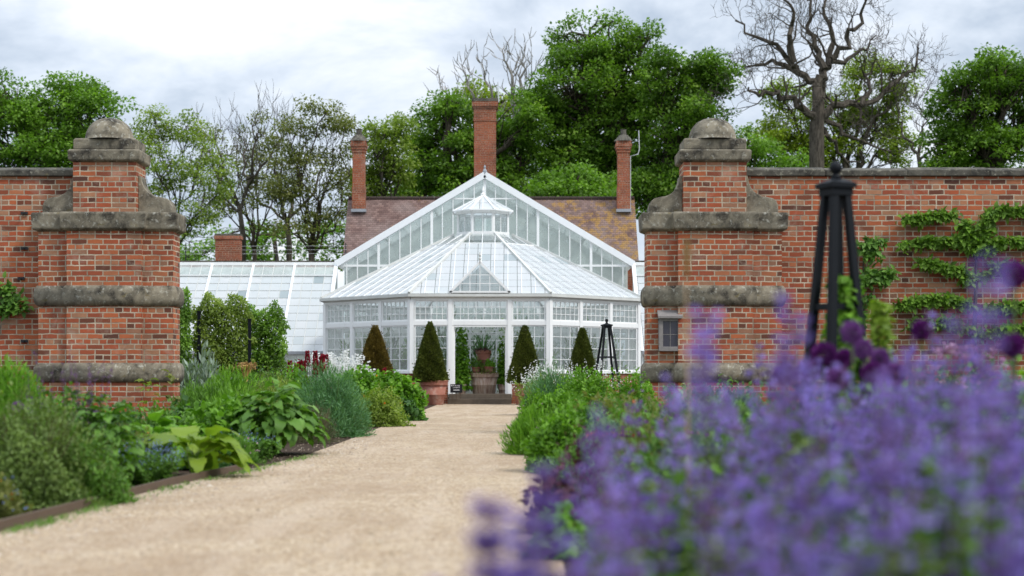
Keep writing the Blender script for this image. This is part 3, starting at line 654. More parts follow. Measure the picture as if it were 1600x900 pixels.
# gable
GX0, GX1, GXA, GZ0, GZA = -6.80, 4.70, -1.05, 5.17, 8.62
def gz(x): return GZ0+(GZA-GZ0)*(1-abs(x-GXA)/((GX1-GX0)/2))
mb = MB(RI)
for x0, x1 in ((GX0, GXA), (GX1, GXA)):
    p, q = Vector((x0, YR-.16, gz(x0)+.02)), Vector((x1, YR-.16, GZA+.02)); mb.beam(p, q, .10, .24, (0,0,1))
mb.build('barge_board', M['white_bright'], rg)
mb = MB(RI); n = 28
for i in range(1, n):
    x = GX0+(GX1-GX0)*i/n; wd = .10 if i % 5 == 4 or i == 14 else .035
    mb.box(x-wd/2, x+wd/2, YR-.12, YR-.05, 3.2, gz(x)-.08)
for z in (5.13, 6.05, 6.95, 7.72):
    hw = (GX1-GX0)/2*(1-(z-GZ0)/(GZA-GZ0)); hw = min(hw, 5.6); wd = .05 if z > 5.2 else .08
    if z in (5.13, 7.72): mb.box(GXA-hw, GXA+hw, YR-.115, YR-.06, z-wd/2, z+wd/2)
mb.build('gable_mullions', M['white'], rg)
MB(RI).add([(GX0+.3,YR-.085,3.2),(GX1-.3,YR-.085,3.2),(GX1-.3,YR-.085,GZ0),(GXA,YR-.085,GZA),(GX0+.3,YR-.085,GZ0)], [(0,1,2,3,4)]).build('gable_pane', M['glass_clear'], rg)
YB = 62.4
for sgn in (-1, 1):
    xe = GX0 if sgn < 0 else GX1
    P_ = lambda t, y, dz=0: Vector((xe+(GXA-xe)*t, y, GZ0+(GZA-GZ0)*t+dz))
    MB(RI).add([P_(0,YR), P_(0,YB), P_(1,YB), P_(1,YR)], [(0,1,2,3)], [(50,0),(53,0),(53,6.6),(50,6.6)]).build('gable_roof_pane', M['glass_gable'], rg)
    mb = MB(RI)
    for j in range(5):
        y = YR+.1+(YB-YR-.2)*j/4; mb.beam(P_(0,y,-.03), P_(1,y,-.03), .06, .12)
    for j in range(1, 9): mb.beam(P_(j/9,YR,-.02), P_(j/9,YB,-.02), .04, .03)
    for j in (.33, .66): mb.beam(P_(j,YR,-.1), P_(j,YB,-.1), .08, .08)
    mb.build('gable_rafters', M['white'], rg)
mb = MB(RI); mb.box(GX0,GX1,YB,YB+.1,0,5.2); mb.add([(GX0,YB,5.2),(GX1,YB,5.2),(GXA,YB,8.55)], [(0,1,2)]); mb.build('limewashed_end_wall', M['limewash'], rg)
mb = MB(RI); mb.lathe([(.05,8.6),(.09,8.7),(.09,8.8),(.03,8.88),(.05,8.95),(.01,9.02)], (GXA,YR-.1,0), 8); mb.build('finial', M['lead'], rg)
# ================================================================== BRICK HOUSE
hs = empty('brick_house', (-.88, 65, 0), 'brick house with lichened clay tile roof and three brick chimneys behind the glasshouse', 'house')
HI = Matrix.Translation((.88, -65, 0))
MB(HI).box(-6.7, 4.95, 62.95, 67.0, 0, 5.6).build('wall', M['brick_orange'], hs)
x0, x1 = -6.93, 5.18
def hr(x, t): return (x, 62.75+2.25*t, 5.55+2.83*t)
s_ = math.hypot(2.25, 2.83)
mb = MB(HI); mb.add([hr(x0,0),hr(x1,0),hr(x1,1),hr(x0,1)], [(0,1,2,3)], [(0,0),(x1-x0,0),(x1-x0,s_),(0,s_)])
mb.add([(x1,67.25,5.55),(x0,67.25,5.55),(x0,65,8.38),(x1,65,8.38)], [(0,1,2,3)], [(0,0),(x1-x0,0),(x1-x0,s_),(0,s_)])
rf = mb.build('roof', M['tiles'], hs)
mb = MB(HI); 
for i in range(40):
    a = x0+(x1-x0)*i/40; mb.tube([(a+.01,65,8.37),(a+(x1-x0)/40-.01,65,8.37)], .09, 8)
mb.build('ridge_tiles', M['tiles'], rf)
for xx_ in (x0+.1, x1-.1):
    mb = MB(HI); mb.add([(xx_,62.9,5.55),(xx_,67.1,5.55),(xx_,65,8.3)], [(0,1,2)]); mb.build('gable_end', M['brick_orange'], hs)
def chimney(px, w_, Y, ztop, zbot, tall=False):
    X = (px-800)/F*Y; h = w_/2
    mb = MB(HI @ Matrix.Translation((X, Y, 0)))
    if tall:
        mb.box(-h,h,-h,h,zbot,ztop-.95); mb.box(-h-.03,h+.03,-h-.03,h+.03,ztop-.95,ztop-.85); mb.box(-h-.01,h+.01,-h-.01,h+.01,ztop-.85,ztop-.42)
        mb.box(-h-.05,h+.05,-h-.05,h+.05,ztop-.42,ztop-.34); mb.box(-h-.09,h+.09,-h-.09,h+.09,ztop-.34,ztop-.13)
        c = mb.build('chimney', M['brick_orange'], hs)
        MB(mb.T).box(-h-.10,h+.10,-h-.10,h+.10,ztop-.128,ztop).build('chimney_cap', M['coping'], c)
    else:
        mb.box(-h-.02,h+.02,-h-.02,h+.02,zbot,zbot+1.05); mb.box(-h,h,-h,h,zbot+1.05,ztop-.95); 
        for j, d in enumerate((.03,.06,.09,.06)): mb.box(-h-d,h+d,-h-d,h+d,ztop-.95+j*.12,ztop-.83+j*.12)
        c = mb.build('chimney', M['brick_orange'], hs)
        mb = MB(mb.T); mb.lathe([(h*1.42+.06,ztop-.47),(h*1.2,ztop-.33),(h*.95,ztop-.25),(h*.75,ztop-.2),(.13,ztop-.2),(.12,ztop+.02),(.15,ztop+.05)], (0,0,0), 12); mb.build('chimney_pot', M['tiles'] if False else M['coping'], c)
        mb = MB(mb.T); mb.box(-h-.06,h+.06,-h-.05,h+.2,zbot-.02,zbot+.10); mb.build('flashing', M['lead'], c)
    return c
chimney(561, .50, 64.55, WP(0,204,64.55).z, 7.75)
chimney(974, .50, 64.55, WP(0,204,64.55).z, 7.75)
chimney(758, .93, 66.0, WP(0,157,66).z, 7.2, True)
p = [WP(x, y, 64.4) for x, y in ((985,330),(985,244),(997,241),(999,233),(998,204))]
tag(MB().tube(p, .022, 6).build('aerial_pole', M['galv']), 'thin grey bent pole beside the right roof chimney', 'pole')
p = [WP(x, y, 66.3) for x, y in ((779,160),(778,128))]
tag(MB().tube(p, [.03,.02], 6).build('vent_rod', M['galv']), 'thin pale rod rising behind the tall central chimney', 'pole')
# back wall behind the range with its own stack
bw = empty('back_wall', (-13.5, 60.0, 0), 'low-topped brick boundary wall with a squat chimney behind the lean-to range', 'wall')
BI = Matrix.Translation((13.5, -60, 0))
MB(BI).box(-30, -6.95, 59.9, 60.3, 0, 5.28).build('brickwork', M['brick_orange'], bw)
MB(BI).box(-30, -6.93, 59.85, 60.35, 5.282, 5.36).build('coping', M['coping'], bw)
mb = MB(BI @ Matrix.Translation((WP(357,0,60.6).x, 60.6, 0))); mb.box(-.48,.48,-.22,.3,5.0,6.25); mb.box(-.52,.52,-.26,.34,6.25,6.38); ck = mb.build('chimney', M['brick_orange'], bw)
mb2 = MB(mb.T); mb2.box(-.50,.50,-.24,.32,6.382,6.46); mb2.build('chimney_cap', M['coping'], ck)
b2 = empty('back_wall', (14, 60.0, 0), 'brick boundary wall glimpsed right of the gable behind the lean-to', 'wall')
MB(Matrix.Translation((-14,-60,0))).box(4.75, 30, 59.9, 60.3, 0, 5.28).build('brickwork', M['brick_orange'], b2)
MB(Matrix.Translation((-14,-60,0))).box(4.73, 30, 59.85, 60.35, 5.282, 5.36).build('coping', M['coping'], b2)
wf = empty('wire_fence', (-13.5, 63, 0), 'thin strained wires seen above the back wall, left of the house', 'fence')
mb = MB(Matrix.Translation((13.5,-63,0)))
for yy_ in (384, 390, 396): a, b = WP(270,yy_+1,63), WP(542,yy_,63); mb.tube([a, b], .008, 4)
mb.build('wire', M['galv'], wf)
mb = MB(Matrix.Translation((13.5,-63,0)))
for xx_ in (290, 432, 540): a = WP(xx_,380,63); mb.tube([(a.x,63.02,0),(a.x,63.02,a.z)], .025, 6)
mb.build('post', M['black_metal'], wf)
# steps
st_ = empty('entrance_steps', (-1.0, 47.6, 0), 'two dark timber steps up to the conservatory door', 'steps')
MB().box(-.98,.98,-.42,.0,-.02,.165).build('step', M['sleeper'], st_, bevel=.008)
MB().box(-.95,.98,-.02,.50,-.02,.315).build('step', M['sleeper'], st_, bevel=.008)
# ================================================================== TREES
def lobe_px(x, y, rx, ry, Y, dy=0):
    p = WP(x, y, Y); s = F/Y; return (p.x, Y+dy, p.z, rx/s, max(rx/s*.8, 1.5), ry/s)
def crown(name, lobes, mat, parent, base, rs, per=1.0, leaf=.26, nleaf=90, cr=1.0, shell=.5, sparse=0):
    CC = []; own = []
    for li, (x, y, z, rx, ry, rz) in enumerate(lobes):
        area = (rx*ry+rx*rz+ry*rz)*4.2; n = max(5, int(area*per/(cr*cr*1.9)))
        d = sph(rs, n); r = rs.uniform(shell**3, 1, n)**(1/3.)
        jit = 1+.16*np.sin(d[:,0]*7+li)*np.cos(d[:,2]*6+li*2)
        CC.append(np.array([x, y, z])+d*np.stack([r*rx, r*ry, r*rz], 1)*jit[:,None]); own += [li]*n
    CC = np.concatenate(CC); own = np.array(own); k = len(CC)
    rad = rs.uniform(.6, 1.25, k)*cr; tone = rs.normal(.5, .26, k)
    cnt = (nleaf*(rad/cr)**2*rs.uniform(.6, 1.3, k)).astype(int)
    idx = np.repeat(np.arange(k), cnt); n = len(idx)
    g = sph(rs, n)*(rs.uniform(.15, 1, n)**.5)[:,None]; g[:,2] = g[:,2]*.55+np.abs(g[:,2])*.15
    P = CC[idx]+g*rad[idx][:,None]
    D = g*np.array([1,1,.5])+rs.normal(0, .6, (n,3))+np.array([0,0,-.25])
    inst(name, T_rhomb(.62, .1), P-base, D, np.array([0,0,1.])+g*.5, rs.uniform(.6, 1.25, n)*leaf, mat, parent, tone[idx]+rs.normal(0, .08, n), roll=.45, rs=rs)
    return CC, own
def wob(rs, p, q, k, amt):
    p, q = np.array(p, float), np.array(q, float); L_ = np.linalg.norm(q-p); pts = [p]
    for i in range(1, k): t_ = i/k; pts.append(p+(q-p)*t_+rs.normal(0, amt*L_, 3)*math.sin(math.pi*t_)+np.array([0,0,.05*L_*math.sin(math.pi*t_)]))
    return pts+[q]
def leafy_tree(name, label, cat, tx, Y, lobes, mat, seed, trunk_r=.45, fork_px=None, group='trees behind the glasshouse', bk='bark', limbs=1.0, **kw):
    rs = np.random.RandomState(seed); X = (tx-800)/F*Y; base = np.array([X, Y, 0.0])
    e = empty(name, tuple(base), label, cat, group)
    lb_ = [lobe_px(a, b, c, d, Y, (rs.rand()-.5)*2.5) for a, b, c, d in lobes]
    CC, own = crown('foliage', lb_, L[mat], e, base, rs, **kw)
    zc = np.mean([l[2] for l in lb_]); fz = WP(0, fork_px, Y).z if fork_px else max(2.5, zc*.35)
    fork = np.array([X+rs.normal(0, .2), Y, fz]); mb = MB(Matrix.Translation((-X, -Y, 0)))
    mb.tube(wob(rs, base, fork, 4, .02), [trunk_r*1.2, trunk_r, trunk_r*.92, trunk_r*.88, trunk_r*.85], 9)
    tr = mb.build('trunk', M[bk], e, True)
    mb = MB(Matrix.Translation((-X, -Y, 0)))
    for i, l in enumerate(lb_):
        c = np.array(l[:3])-np.array([0, 0, l[5]*.4]); pts = wob(rs, fork-np.array([0,0,.3]), c, 5, .06)
        pts.append(c+np.array([rs.normal(0,.3), 0, l[5]*.7])); r0 = trunk_r*.55*limbs
        mb.tube(pts, [r0, r0*.8, r0*.65, r0*.5, r0*.4, r0*.3, .05], 6)
        for q in CC[own == i][::1]:
            st = pts[rs.randint(2, len(pts))]; mb.tube(wob(rs, st, q, 3, .08), [r0*.28, r0*.2, r0*.13, .02], 3)
    mb.build('branches', M[bk], e, True)
    return e
leafy_tree('broadleaf_tree', 'broad bright green tree rising over the left garden wall', 'tree', 110, 92,
    [(40,205,62,62),(105,160,62,52),(152,195,48,55),(10,165,50,48),(-40,190,50,60),(90,240,75,40),(178,235,30,36),(-70,240,70,60)], 'maple', 1, .38, 300, per=1.15, leaf=.24, nleaf=120, cr=.85, shell=.35)
leafy_tree('horse_chestnut', 'huge dark green tree, tallest in full leaf, behind the right chimney', 'tree', 935, 96,
    [(925,75,66,52),(900,140,72,55),(965,130,70,60),(880,205,62,55),(960,220,78,62),(1000,70,30,24),(905,255,70,45),(850,170,34,40),(1000,170,50,50),(985,290,70,40)], 'chestnut', 2, .8, 250, per=.95, leaf=.24, nleaf=150, cr=.85, shell=.45)
leafy_tree('horse_chestnut', 'green tree leaning right of the tallest one, above the right pier', 'tree', 1050, 92,
    [(1045,125,60,58),(1095,135,50,50),(1070,190,72,50),(1120,115,26,32),(1045,245,62,50),(1100,235,38,40),(1010,300,50,50),(1060,310,60,50)], 'chestnut', 3, .6, 270, per=.95, leaf=.24, nleaf=140, cr=.8, shell=.45)
leafy_tree('horse_chestnut', 'dark green tree between the left roof chimney and the tall central one', 'tree', 700, 94,
    [(690,190,50,45),(720,240,62,50),(665,255,45,52),(765,215,50,50),(810,250,45,55),(745,290,85,40),(650,300,40,30),(830,190,28,40),(700,165,30,24)], 'chestnut', 4, .55, 270, per=.95, leaf=.24, nleaf=135, cr=.8, shell=.45)
leafy_tree('oak_tree', 'yellow-green oak top showing just right of the tall central chimney', 'tree', 775, 104,
    [(735,155,28,22),(775,160,40,30),(805,190,35,45),(790,240,40,40)], 'oak', 5, .45, 300, per=.8, leaf=.27, nleaf=80, cr=.8)
leafy_tree('low_tree', 'low bright green tree just above the roof ridge, left of the right chimney', 'tree', 890, 76,
    [(855,292,32,24),(900,285,40,26),(945,295,32,26),(890,310,60,25)], 'maple', 6, .25, 330, per=1, leaf=.22, nleaf=100, cr=.6)
leafy_tree('slender_tree', 'light green airy tree beside the left roof chimney', 'tree', 600, 90,
    [(600,215,30,28),(585,250,34,40),(620,250,30,45),(600,300,50,38),(570,310,28,40),(625,195,16,16)], 'pale', 7, .2, 330, per=1.0, leaf=.21, nleaf=95, cr=.7, bk='bark_grey')
leafy_tree('slender_tree', 'thin-crowned pale green tree with many stems right of the left pier', 'tree', 268, 84,
    [(240,190,32,22),(285,200,36,28),(225,220,24,25),(310,240,30,40),(255,265,36,45),(320,320,26,45),(270,350,36,40),(345,285,22,40)], 'pale', 8, .16, 390, per=.75, leaf=.17, nleaf=85, cr=.62, bk='bark_grey', limbs=.9, shell=.3)
leafy_tree('budding_tree', 'olive brown twiggy tree in young leaf left of the left roof chimney', 'tree', 490, 86,
    [(500,190,38,26),(455,215,38,35),(520,245,42,45),(470,275,50,45),(535,310,40,45),(440,320,40,50),(500,350,50,40),(540,200,18,16)], 'olive', 9, .2, 390, per=.6, leaf=.17, nleaf=110, cr=.68, limbs=.8, shell=.3)
leafy_tree('oak_tree', 'young-leaved yellow-green oak behind the big bare tree', 'tree', 1330, 112,
    [(1350,110,34,28),(1395,135,34,34),(1310,170,48,40),(1370,190,50,40),(1240,200,50,40),(1190,225,38,30),(1400,235,34,30),(1290,235,60,34),(1220,150,30,22)], 'oak', 10, .4, 280, per=1.0, leaf=.24, nleaf=125, cr=.85, shell=.4)
leafy_tree('round_tree', 'rounded dark green tree above the far right wall', 'tree', 1560, 88,
    [(1560,125,66,45),(1500,150,50,40),(1470,250,40,30),(1510,175,52,45),(1590,190,70,60),(1475,225,34,36),(1530,240,60,36),(1640,150,60,55),(1575,105,34,24)], 'chestnut', 11, .55, 270, per=.9, leaf=.24, nleaf=135, cr=.8, shell=.45)
leafy_tree('low_tree', 'soft light green tree low behind the right pier dome', 'tree', 1170, 100,
    [(1165,225,26,22),(1200,245,40,24),(1150,250,22,24),(1240,255,40,16)], 'maple', 12, .25, 290, per=.8, leaf=.25, nleaf=90, cr=.7)
for i, (x, Y, lb_, mt, lab) in enumerate([
    (90, 118, [(40,330,90,60),(150,330,90,60),(-60,330,90,60)], 'mid', 'dense low thicket far behind the left pier'),
    (430, 122, [(300,390,70,36),(400,385,80,34),(520,375,70,50),(600,340,60,50)], 'maple', 'far dull green thicket seen between the thin stems above the lean-to'),
    (1150, 122, [(1080,300,90,60),(1180,300,80,40)], 'mid', 'far dark thicket behind the right pier'),
    (820, 120, [(700,300,90,50),(820,280,90,50),(930,280,90,50)], 'chestnut', 'far dark thicket behind the house roof')]):
    leafy_tree('thicket', lab, 'thicket', x, Y, lb_, mt, 30+i, .2, 360, group='far thickets', per=.75, leaf=.34, nleaf=70, cr=1.1, shell=.3)
leafy_tree('slender_tree', 'thin yellow-green tree in young leaf among the bare twiggy ones', 'tree', 400, 92,
    [(365,235,34,40),(410,225,36,45),(395,300,50,50),(440,265,36,50),(345,300,30,45),(330,225,26,30)], 'olive', 15, .16, 390, per=.5, leaf=.17, nleaf=75, cr=.62, bk='bark', limbs=.9, shell=.3)
# bare trees -----------------------------------------------------------------
def grow(mb, rs, p, d, ln__, r, lev, maxlev, up=.12, gn=.28, spread=.75, kids=3, minr=.012):
    k = 5 if lev < maxlev else 3; pts = [np.array(p)]; rad = [r]; d = np.array(d, float); dirs = [d]
    for i in range(k):
        d = d+rs.normal(0, gn, 3)+np.array([0, 0, up]); d /= np.linalg.norm(d); pts.append(pts[-1]+d*ln__/k); rad.append(r*(1-.6*(i+1)/k)); dirs.append(d)
    mb.tube(pts, rad, 5 if r > .06 else 3, False)
    if lev >= maxlev: return
    for j in range(kids):
        i = rs.randint(1, k+1) if j else k; a = rs.normal(0, 1, 3); a -= dirs[i]*a.dot(dirs[i]); a /= np.linalg.norm(a)
        nd = dirs[i]+a*spread*rs.uniform(.6, 1.3); nd /= np.linalg.norm(nd)
        grow(mb, rs, pts[i], nd, ln__*rs.uniform(.55, .8), max(minr, rad[i]*.65), lev+1, maxlev, up, gn, spread, kids, minr)
def bare_tree(name, label, Y, tx, trunk, limbs, seed, r0, bk='bark_grey', group='bare trees', maxlev=4, twig=2.6, kids=3, gn=.28, minr=.016, up=.1, every=1):
    rs = np.random.RandomState(seed); X = (tx-800)/F*Y; e = empty(name, (X, Y, 0), label, 'tree', group)
    T = Matrix.Translation((-X, -Y, 0)); mb = MB(T)
    tp = [np.array((X, Y, 0.0))]+[np.array(WP(a, b, Y)) for a, b in trunk]
    mb.tube(tp, [r0*(1.25-.55*i/(len(tp)-1)) for i in range(len(tp))], 10); mb.build('trunk', M[bk], e, True)
    mb = MB(T)
    for li, (rr0, pts) in enumerate(limbs):
        P = []; yo = rs.uniform(-1, 1)*2.5
        for i, (a, b) in enumerate(pts):
            t_ = i/(len(pts)-1); P.append(np.array(WP(a, b, Y))+np.array([0, yo*t_, 0]))
        Q = []
        for a, b in zip(P, P[1:]):
            for j in range(3): Q.append(a+(b-a)*j/3+rs.normal(0, .10, 3)*(1 if (j or Q) else 0))
        Q.append(P[-1]); m = len(Q); rd = [r0*rr0*(1-.8*i/(m-1)) for i in range(m)]
        mb.tube(Q, rd, 7)
        for i in range(2, m, every):
            for _ in range(2 if i > m//2 else 1):
                d = (Q[i]-Q[i-1]); d /= np.linalg.norm(d); a = rs.normal(0, 1, 3); a -= d*a.dot(d); a /= np.linalg.norm(a); nd = d*.5+a*.9+np.array([0,0,.15]); nd /= np.linalg.norm(nd)
                grow(mb, rs, Q[i], nd, twig*rs.uniform(.6, 1.1)*(1-.35*i/m), max(rd[i]*.45, .03), 1, maxlev, up, gn, .8, kids, minr)
    mb.build('branches', M[bk], e)
    return e
bare_tree('bare_oak', 'great bare leafless tree with gnarled limbs above the right wall', 86, 1277, [(1276,200),(1279,165),(1276,130)],
  [(.62,[(1276,190),(1255,172),(1225,155),(1200,150),(1175,160),(1160,148)]),
   (.6,[(1276,132),(1255,118),(1240,98),(1215,72),(1180,55),(1150,30)]),
   (.5,[(1240,98),(1232,60),(1235,25),(1215,-10)]),
   (.5,[(1250,115),(1225,100),(1200,92),(1172,95)]),
   (.7,[(1277,135),(1288,108),(1300,92),(1306,55),(1296,20),(1300,-15)]),
   (.55,[(1288,108),(1278,80),(1268,45),(1272,10),(1262,-20)]),
   (.5,[(1300,92),(1318,70),(1330,45),(1345,20),(1352,-5)]),
   (.65,[(1279,188),(1298,168),(1325,160),(1352,165),(1385,145),(1410,120),(1432,105),(1440,70)]),
   (.4,[(1345,164),(1365,135),(1362,110),(1385,85)]),
   (.4,[(1300,96),(1330,90),(1362,70),(1380,45)]),
   (.4,[(1282,180),(1315,205),(1350,225),(1395,235)]),
   (.4,[(1282,200),(1300,215),(1320,240),(1360,252)])], 21, .40, 'bark_grey', maxlev=4, twig=2.3, kids=3, gn=.34, minr=.014, every=2)
bare_tree('dead_tree', 'bleached dead tree with antler branches behind the central chimney', 99, 797, [(795,250),(800,215),(806,180)],
  [(.6,[(806,180),(800,150),(795,120),(785,85)]),(.6,[(804,190),(815,165),(812,125),(820,88)]),(.5,[(800,215),(780,180),(765,140),(752,100)]),
   (.5,[(800,215),(770,190),(735,150),(722,105)]),(.4,[(790,225),(745,185),(710,145),(686,128)]),(.4,[(806,185),(825,150),(830,110)])], 22, .30, 'bark_pale', maxlev=2, twig=1.8, kids=2, gn=.2, minr=.035, up=.25)
bare_tree('twiggy_tree', 'fine-twigged leafless tree left of the squat chimney', 88, 378, [(380,370),(375,330)],
  [(.7,[(375,330),(360,290),(345,250),(335,215)]),(.7,[(375,330),(385,280),(380,235),(372,205)]),(.6,[(380,310),(400,270),(405,225),(402,195)]),(.5,[(372,330),(345,310),(325,260),(318,215)]),(.5,[(385,280),(425,250),(435,220),(432,198)])], 23, .17, 'bark_grey', maxlev=3, twig=2.0, kids=3, gn=.16, minr=.014, up=.28, every=2)
bare_tree('twiggy_tree', 'bare multi-stemmed tree right of the squat chimney', 90, 450, [(452,380),(448,345)],
  [(.7,[(448,345),(430,300),(425,250),(418,215)]),(.7,[(450,345),(465,290),(462,240),(470,205)]),(.6,[(452,340),(490,300),(505,250),(512,215)]),(.5,[(448,345),(410,320),(395,290),(380,240)])], 24, .17, 'bark_grey', maxlev=3, twig=1.9, kids=3, gn=.16, minr=.014, up=.25, every=2)
bare_tree('twiggy_tree', 'thin grey leafless tree between the right oak and the far right tree', 96, 1440, [(1438,262),(1434,240)],
  [(.7,[(1434,240),(1420,210),(1412,180),(1415,155)]),(.7,[(1436,240),(1445,205),(1448,175),(1442,150)]),(.6,[(1436,250),(1465,225),(1478,200)])], 25, .15, 'bark_grey', maxlev=3, twig=1.8, kids=3, gn=.18, minr=.016, up=.2)

# ================================================================== GARDEN PLANTS
def stems_mb(rs, n, w_, h, lean=.6):
    mb = MB()
    for i in range(n):
        a = rs.uniform(0, 6.28); r = rs.uniform(0, w_*.5); x, y = r*math.cos(a), r*math.sin(a)
        mb.tube([(x*.25, y*.25, 0), (x*.6, y*.6, h*.45), (x*lean*1.5, y*lean*1.5, h*rs.uniform(.75, .92))], [.006, .004, .002], 4, False)
    return mb
def mound_pts(rs, n, w_, h, shell=.45, lump=.2, nl=7):
    d = sph(rs, n); d[:,2] = np.abs(d[:,2])*1.1-.08; r = rs.uniform(shell**2, 1, n)**.5
    ph = rs.uniform(0, 6.28, 4); az = np.arctan2(d[:,1], d[:,0])
    r *= 1+lump*(np.sin(az*3+ph[0])*np.cos(d[:,2]*5+ph[1])+.6*np.sin(az*nl+ph[2]+d[:,2]*9)+.3*np.sin(az*13+ph[3]))
    P = np.stack([d[:,0]*r*w_/2, d[:,1]*r*w_/2, np.maximum(.02, d[:,2]*r*h*.95+.03*h)], 1)
    return P, d
def bush(name, label, cat, X, Y, w_, h, mat, tmpl, n, size, seed, up=.5, out=.8, rnd=.5, tone=None, shell=.45, lump=.2, group=None, flowers=None, stem='stem', nst=14, roll=.4):
    rs = np.random.RandomState(seed); e = empty(name, (X, Y, 0), label, cat, group)
    stems_mb(rs, nst, w_, h).build('stems', M[stem], e)
    P, d = mound_pts(rs, n, w_, h, shell, lump)
    D = d*np.array([out, out, out*.6])+np.array([0,0,up])+rs.normal(0, rnd, (n,3))
    cl = np.sin(P[:,0]*9/w_+seed)*np.cos(P[:,2]*8/h+seed*2)*.18+np.sin(P[:,1]*13/w_)*.1
    inst('leaves', tmpl, P-nrm(D)*size*.3, D, d+np.array([0,0,.6]), rs.uniform(.6, 1.3, n)*size, L[mat], e, rs.normal(.5, .16, n)+cl, roll=roll, rs=rs)
    if flowers:
        for fm, fn, fs, fz in flowers:
            P, d = mound_pts(rs, fn, w_*1.04, h*1.06, .9, lump); P[:,2] = np.maximum(P[:,2], fz*h)
            inst('blossoms', T_cross(.9), P, d+rs.normal(0, .5, (fn,3))+np.array([0,0,.5]), d, rs.uniform(.6, 1.2, fn)*fs, L[fm], e, rs=rs)
    return e
def lupins(label, X, Y, w_, h, n, seed, mat='redfl'):
    rs = np.random.RandomState(seed); e = empty('lupins', (X, Y, 0), label, 'flowers')
    for i in range(n):
        x, y, hh = rs.uniform(-w_/2, w_/2), rs.uniform(-.25, .25), h*rs.uniform(.8, 1.05)
        MB().tube([(x, y, 0), (x, y, hh)], .008, 5).build('stem', M['stem'], e); m = 130; t_ = rs.rand(m); a = rs.uniform(0, 6.28, m); r = .045*(1-.75*t_)
        inst('flower_spike', T_cross(.8), np.stack([x+r*np.cos(a), y+r*np.sin(a), hh-.42*(1-t_)*rs.uniform(.8,1)+.0*t_], 1), np.stack([np.cos(a), np.sin(a), np.full(m, .6)], 1), np.array([0,0,1.]), .05, L[mat], e, rs=rs)
    return e
def big_clump(name, label, cat, X, Y, w_, h, mat, n, size, seed, wd=.45, droop=.9, wav=.08, up=.9, group=None, rise=.3):
    rs = np.random.RandomState(seed); e = empty(name, (X, Y, 0), label, cat, group)
    stems_mb(rs, max(4, n//10), w_*.4, h*.5).build('stems', M['stem'], e)
    for v in range(3):
        m = n//3+1; a = rs.uniform(0, 6.28, m); r = rs.uniform(0, 1, m)**.6
        C = np.stack([np.cos(a)*r*w_*.32, np.sin(a)*r*w_*.32, (1-r)*h*.62*rs.uniform(.3, 1, m)+.02+rise*h*rs.uniform(.3,1,m)], 1)
        D = np.stack([np.cos(a)*(.35+r), np.sin(a)*(.35+r), up*rs.uniform(.5, 1.3, m)*(1.2-r*.7)], 1)+rs.normal(0, .18, (m,3))
        inst('leaves', T_big(wd*rs.uniform(.85, 1.15), droop*rs.uniform(.8, 1.3), wav, seed=seed+v), C, D, np.array([0,0,1.]), rs.uniform(.65, 1.15, m)*size, L[mat], e, rs.normal(.5, .2, m), smooth=True, roll=.2, rs=rs)
    return e
def spikes(name, label, cat, X, Y, w_, h, n, seed, fl, fs, nf, head, leafmat='mid', nl=400, lsize=.05, fw=.02, stem='stem', group=None, lean=.12, taper=.6, cx=None, hv=.72, ltmpl=None, lrnd=.5):
    'stems each ending in a head of small flowers'
    rs = np.random.RandomState(seed); e = empty(name, (X, Y, 0), label, cat, group)
    mb = MB(); P = []; D = []; LP = []; T_ = []; CP = []
    for i in range(n):
        a = rs.uniform(0, 6.28); r = rs.uniform(0, 1)**.5*w_/2; x, y = r*math.cos(a), r*math.sin(a)
        hh = h*rs.uniform(hv, 1.08)*(1-.15*(r/(w_/2))**2); lx, ly = rs.normal(0, lean*h, 2)+np.array([x, y])*.25
        b = np.array([x*.6, y*.6, 0.]); q = np.array([x+lx*.4, y+ly*.4, hh*.55]); t_ = np.array([x+lx, y+ly, hh])
        mb.tube([b, q, t_], [.004, .003, .0015], 3, False)
        hd = head*rs.uniform(.7, 1.2); ax = t_-q; axl = np.linalg.norm(ax); ax /= axl; tn = rs.normal(.5, .2)
        m = nf; s_ = rs.rand(m)
        wh = np.round(s_*6)/6+rs.normal(0, .028, m) if fw > .012 else s_
        aa = rs.uniform(0, 6.28, m); rd = fw*(1-taper*s_)*rs.uniform(.3, 1, m)
        o_ = np.stack([np.cos(aa)*rd, np.sin(aa)*rd, np.zeros(m)], 1)
        P.append(t_-ax*hd*(1-wh)[:,None]+o_); D.append(nrm(o_+1e-5)+np.array([0,0,.5])); T_.append(np.clip(tn+rs.normal(0, .15, m), 0, 1))
        if nl:
            k = max(1, nl//n); z = rs.uniform(.05, .75, k)[:,None]; LP.append(np.where(z < .55, b+(q-b)*z/.55, q+(t_-q)*(z-.55)/.45)+rs.normal(0, .015, (k,3)))
    mb.build('stems', M[stem], e)
    P = np.concatenate(P); D = np.concatenate(D); T_ = np.concatenate(T_)
    if cx:
        sel = rs.rand(len(P)) < cx[1]
        inst('sprays', T_cross(.7), P[sel]*1.0-D[sel]*fs*.2, D[sel], np.array([0,0,1.]), rs.uniform(.7, 1.2, sel.sum())*fs*.8, L[cx[0]], e, rs=rs); P, D, T_ = P[~sel], D[~sel], T_[~sel]
    inst('blossoms', T_cross(.8), P, D, np.array([0,0,1.]), rs.uniform(.7, 1.3, len(P))*fs, L[fl], e, T_, rs=rs)
    if nl:
        LP = np.concatenate(LP); m = len(LP); d = rs.normal(0, 1, (m,3))*np.array([1,1,.4])+np.array([0,0,.3])
        inst('leaves', ltmpl or T_leaf(.45), LP, d, np.array([0,0,1.]), rs.uniform(.6, 1.3, m)*lsize, L[leafmat], e, rs=rs, roll=.4)
    return e
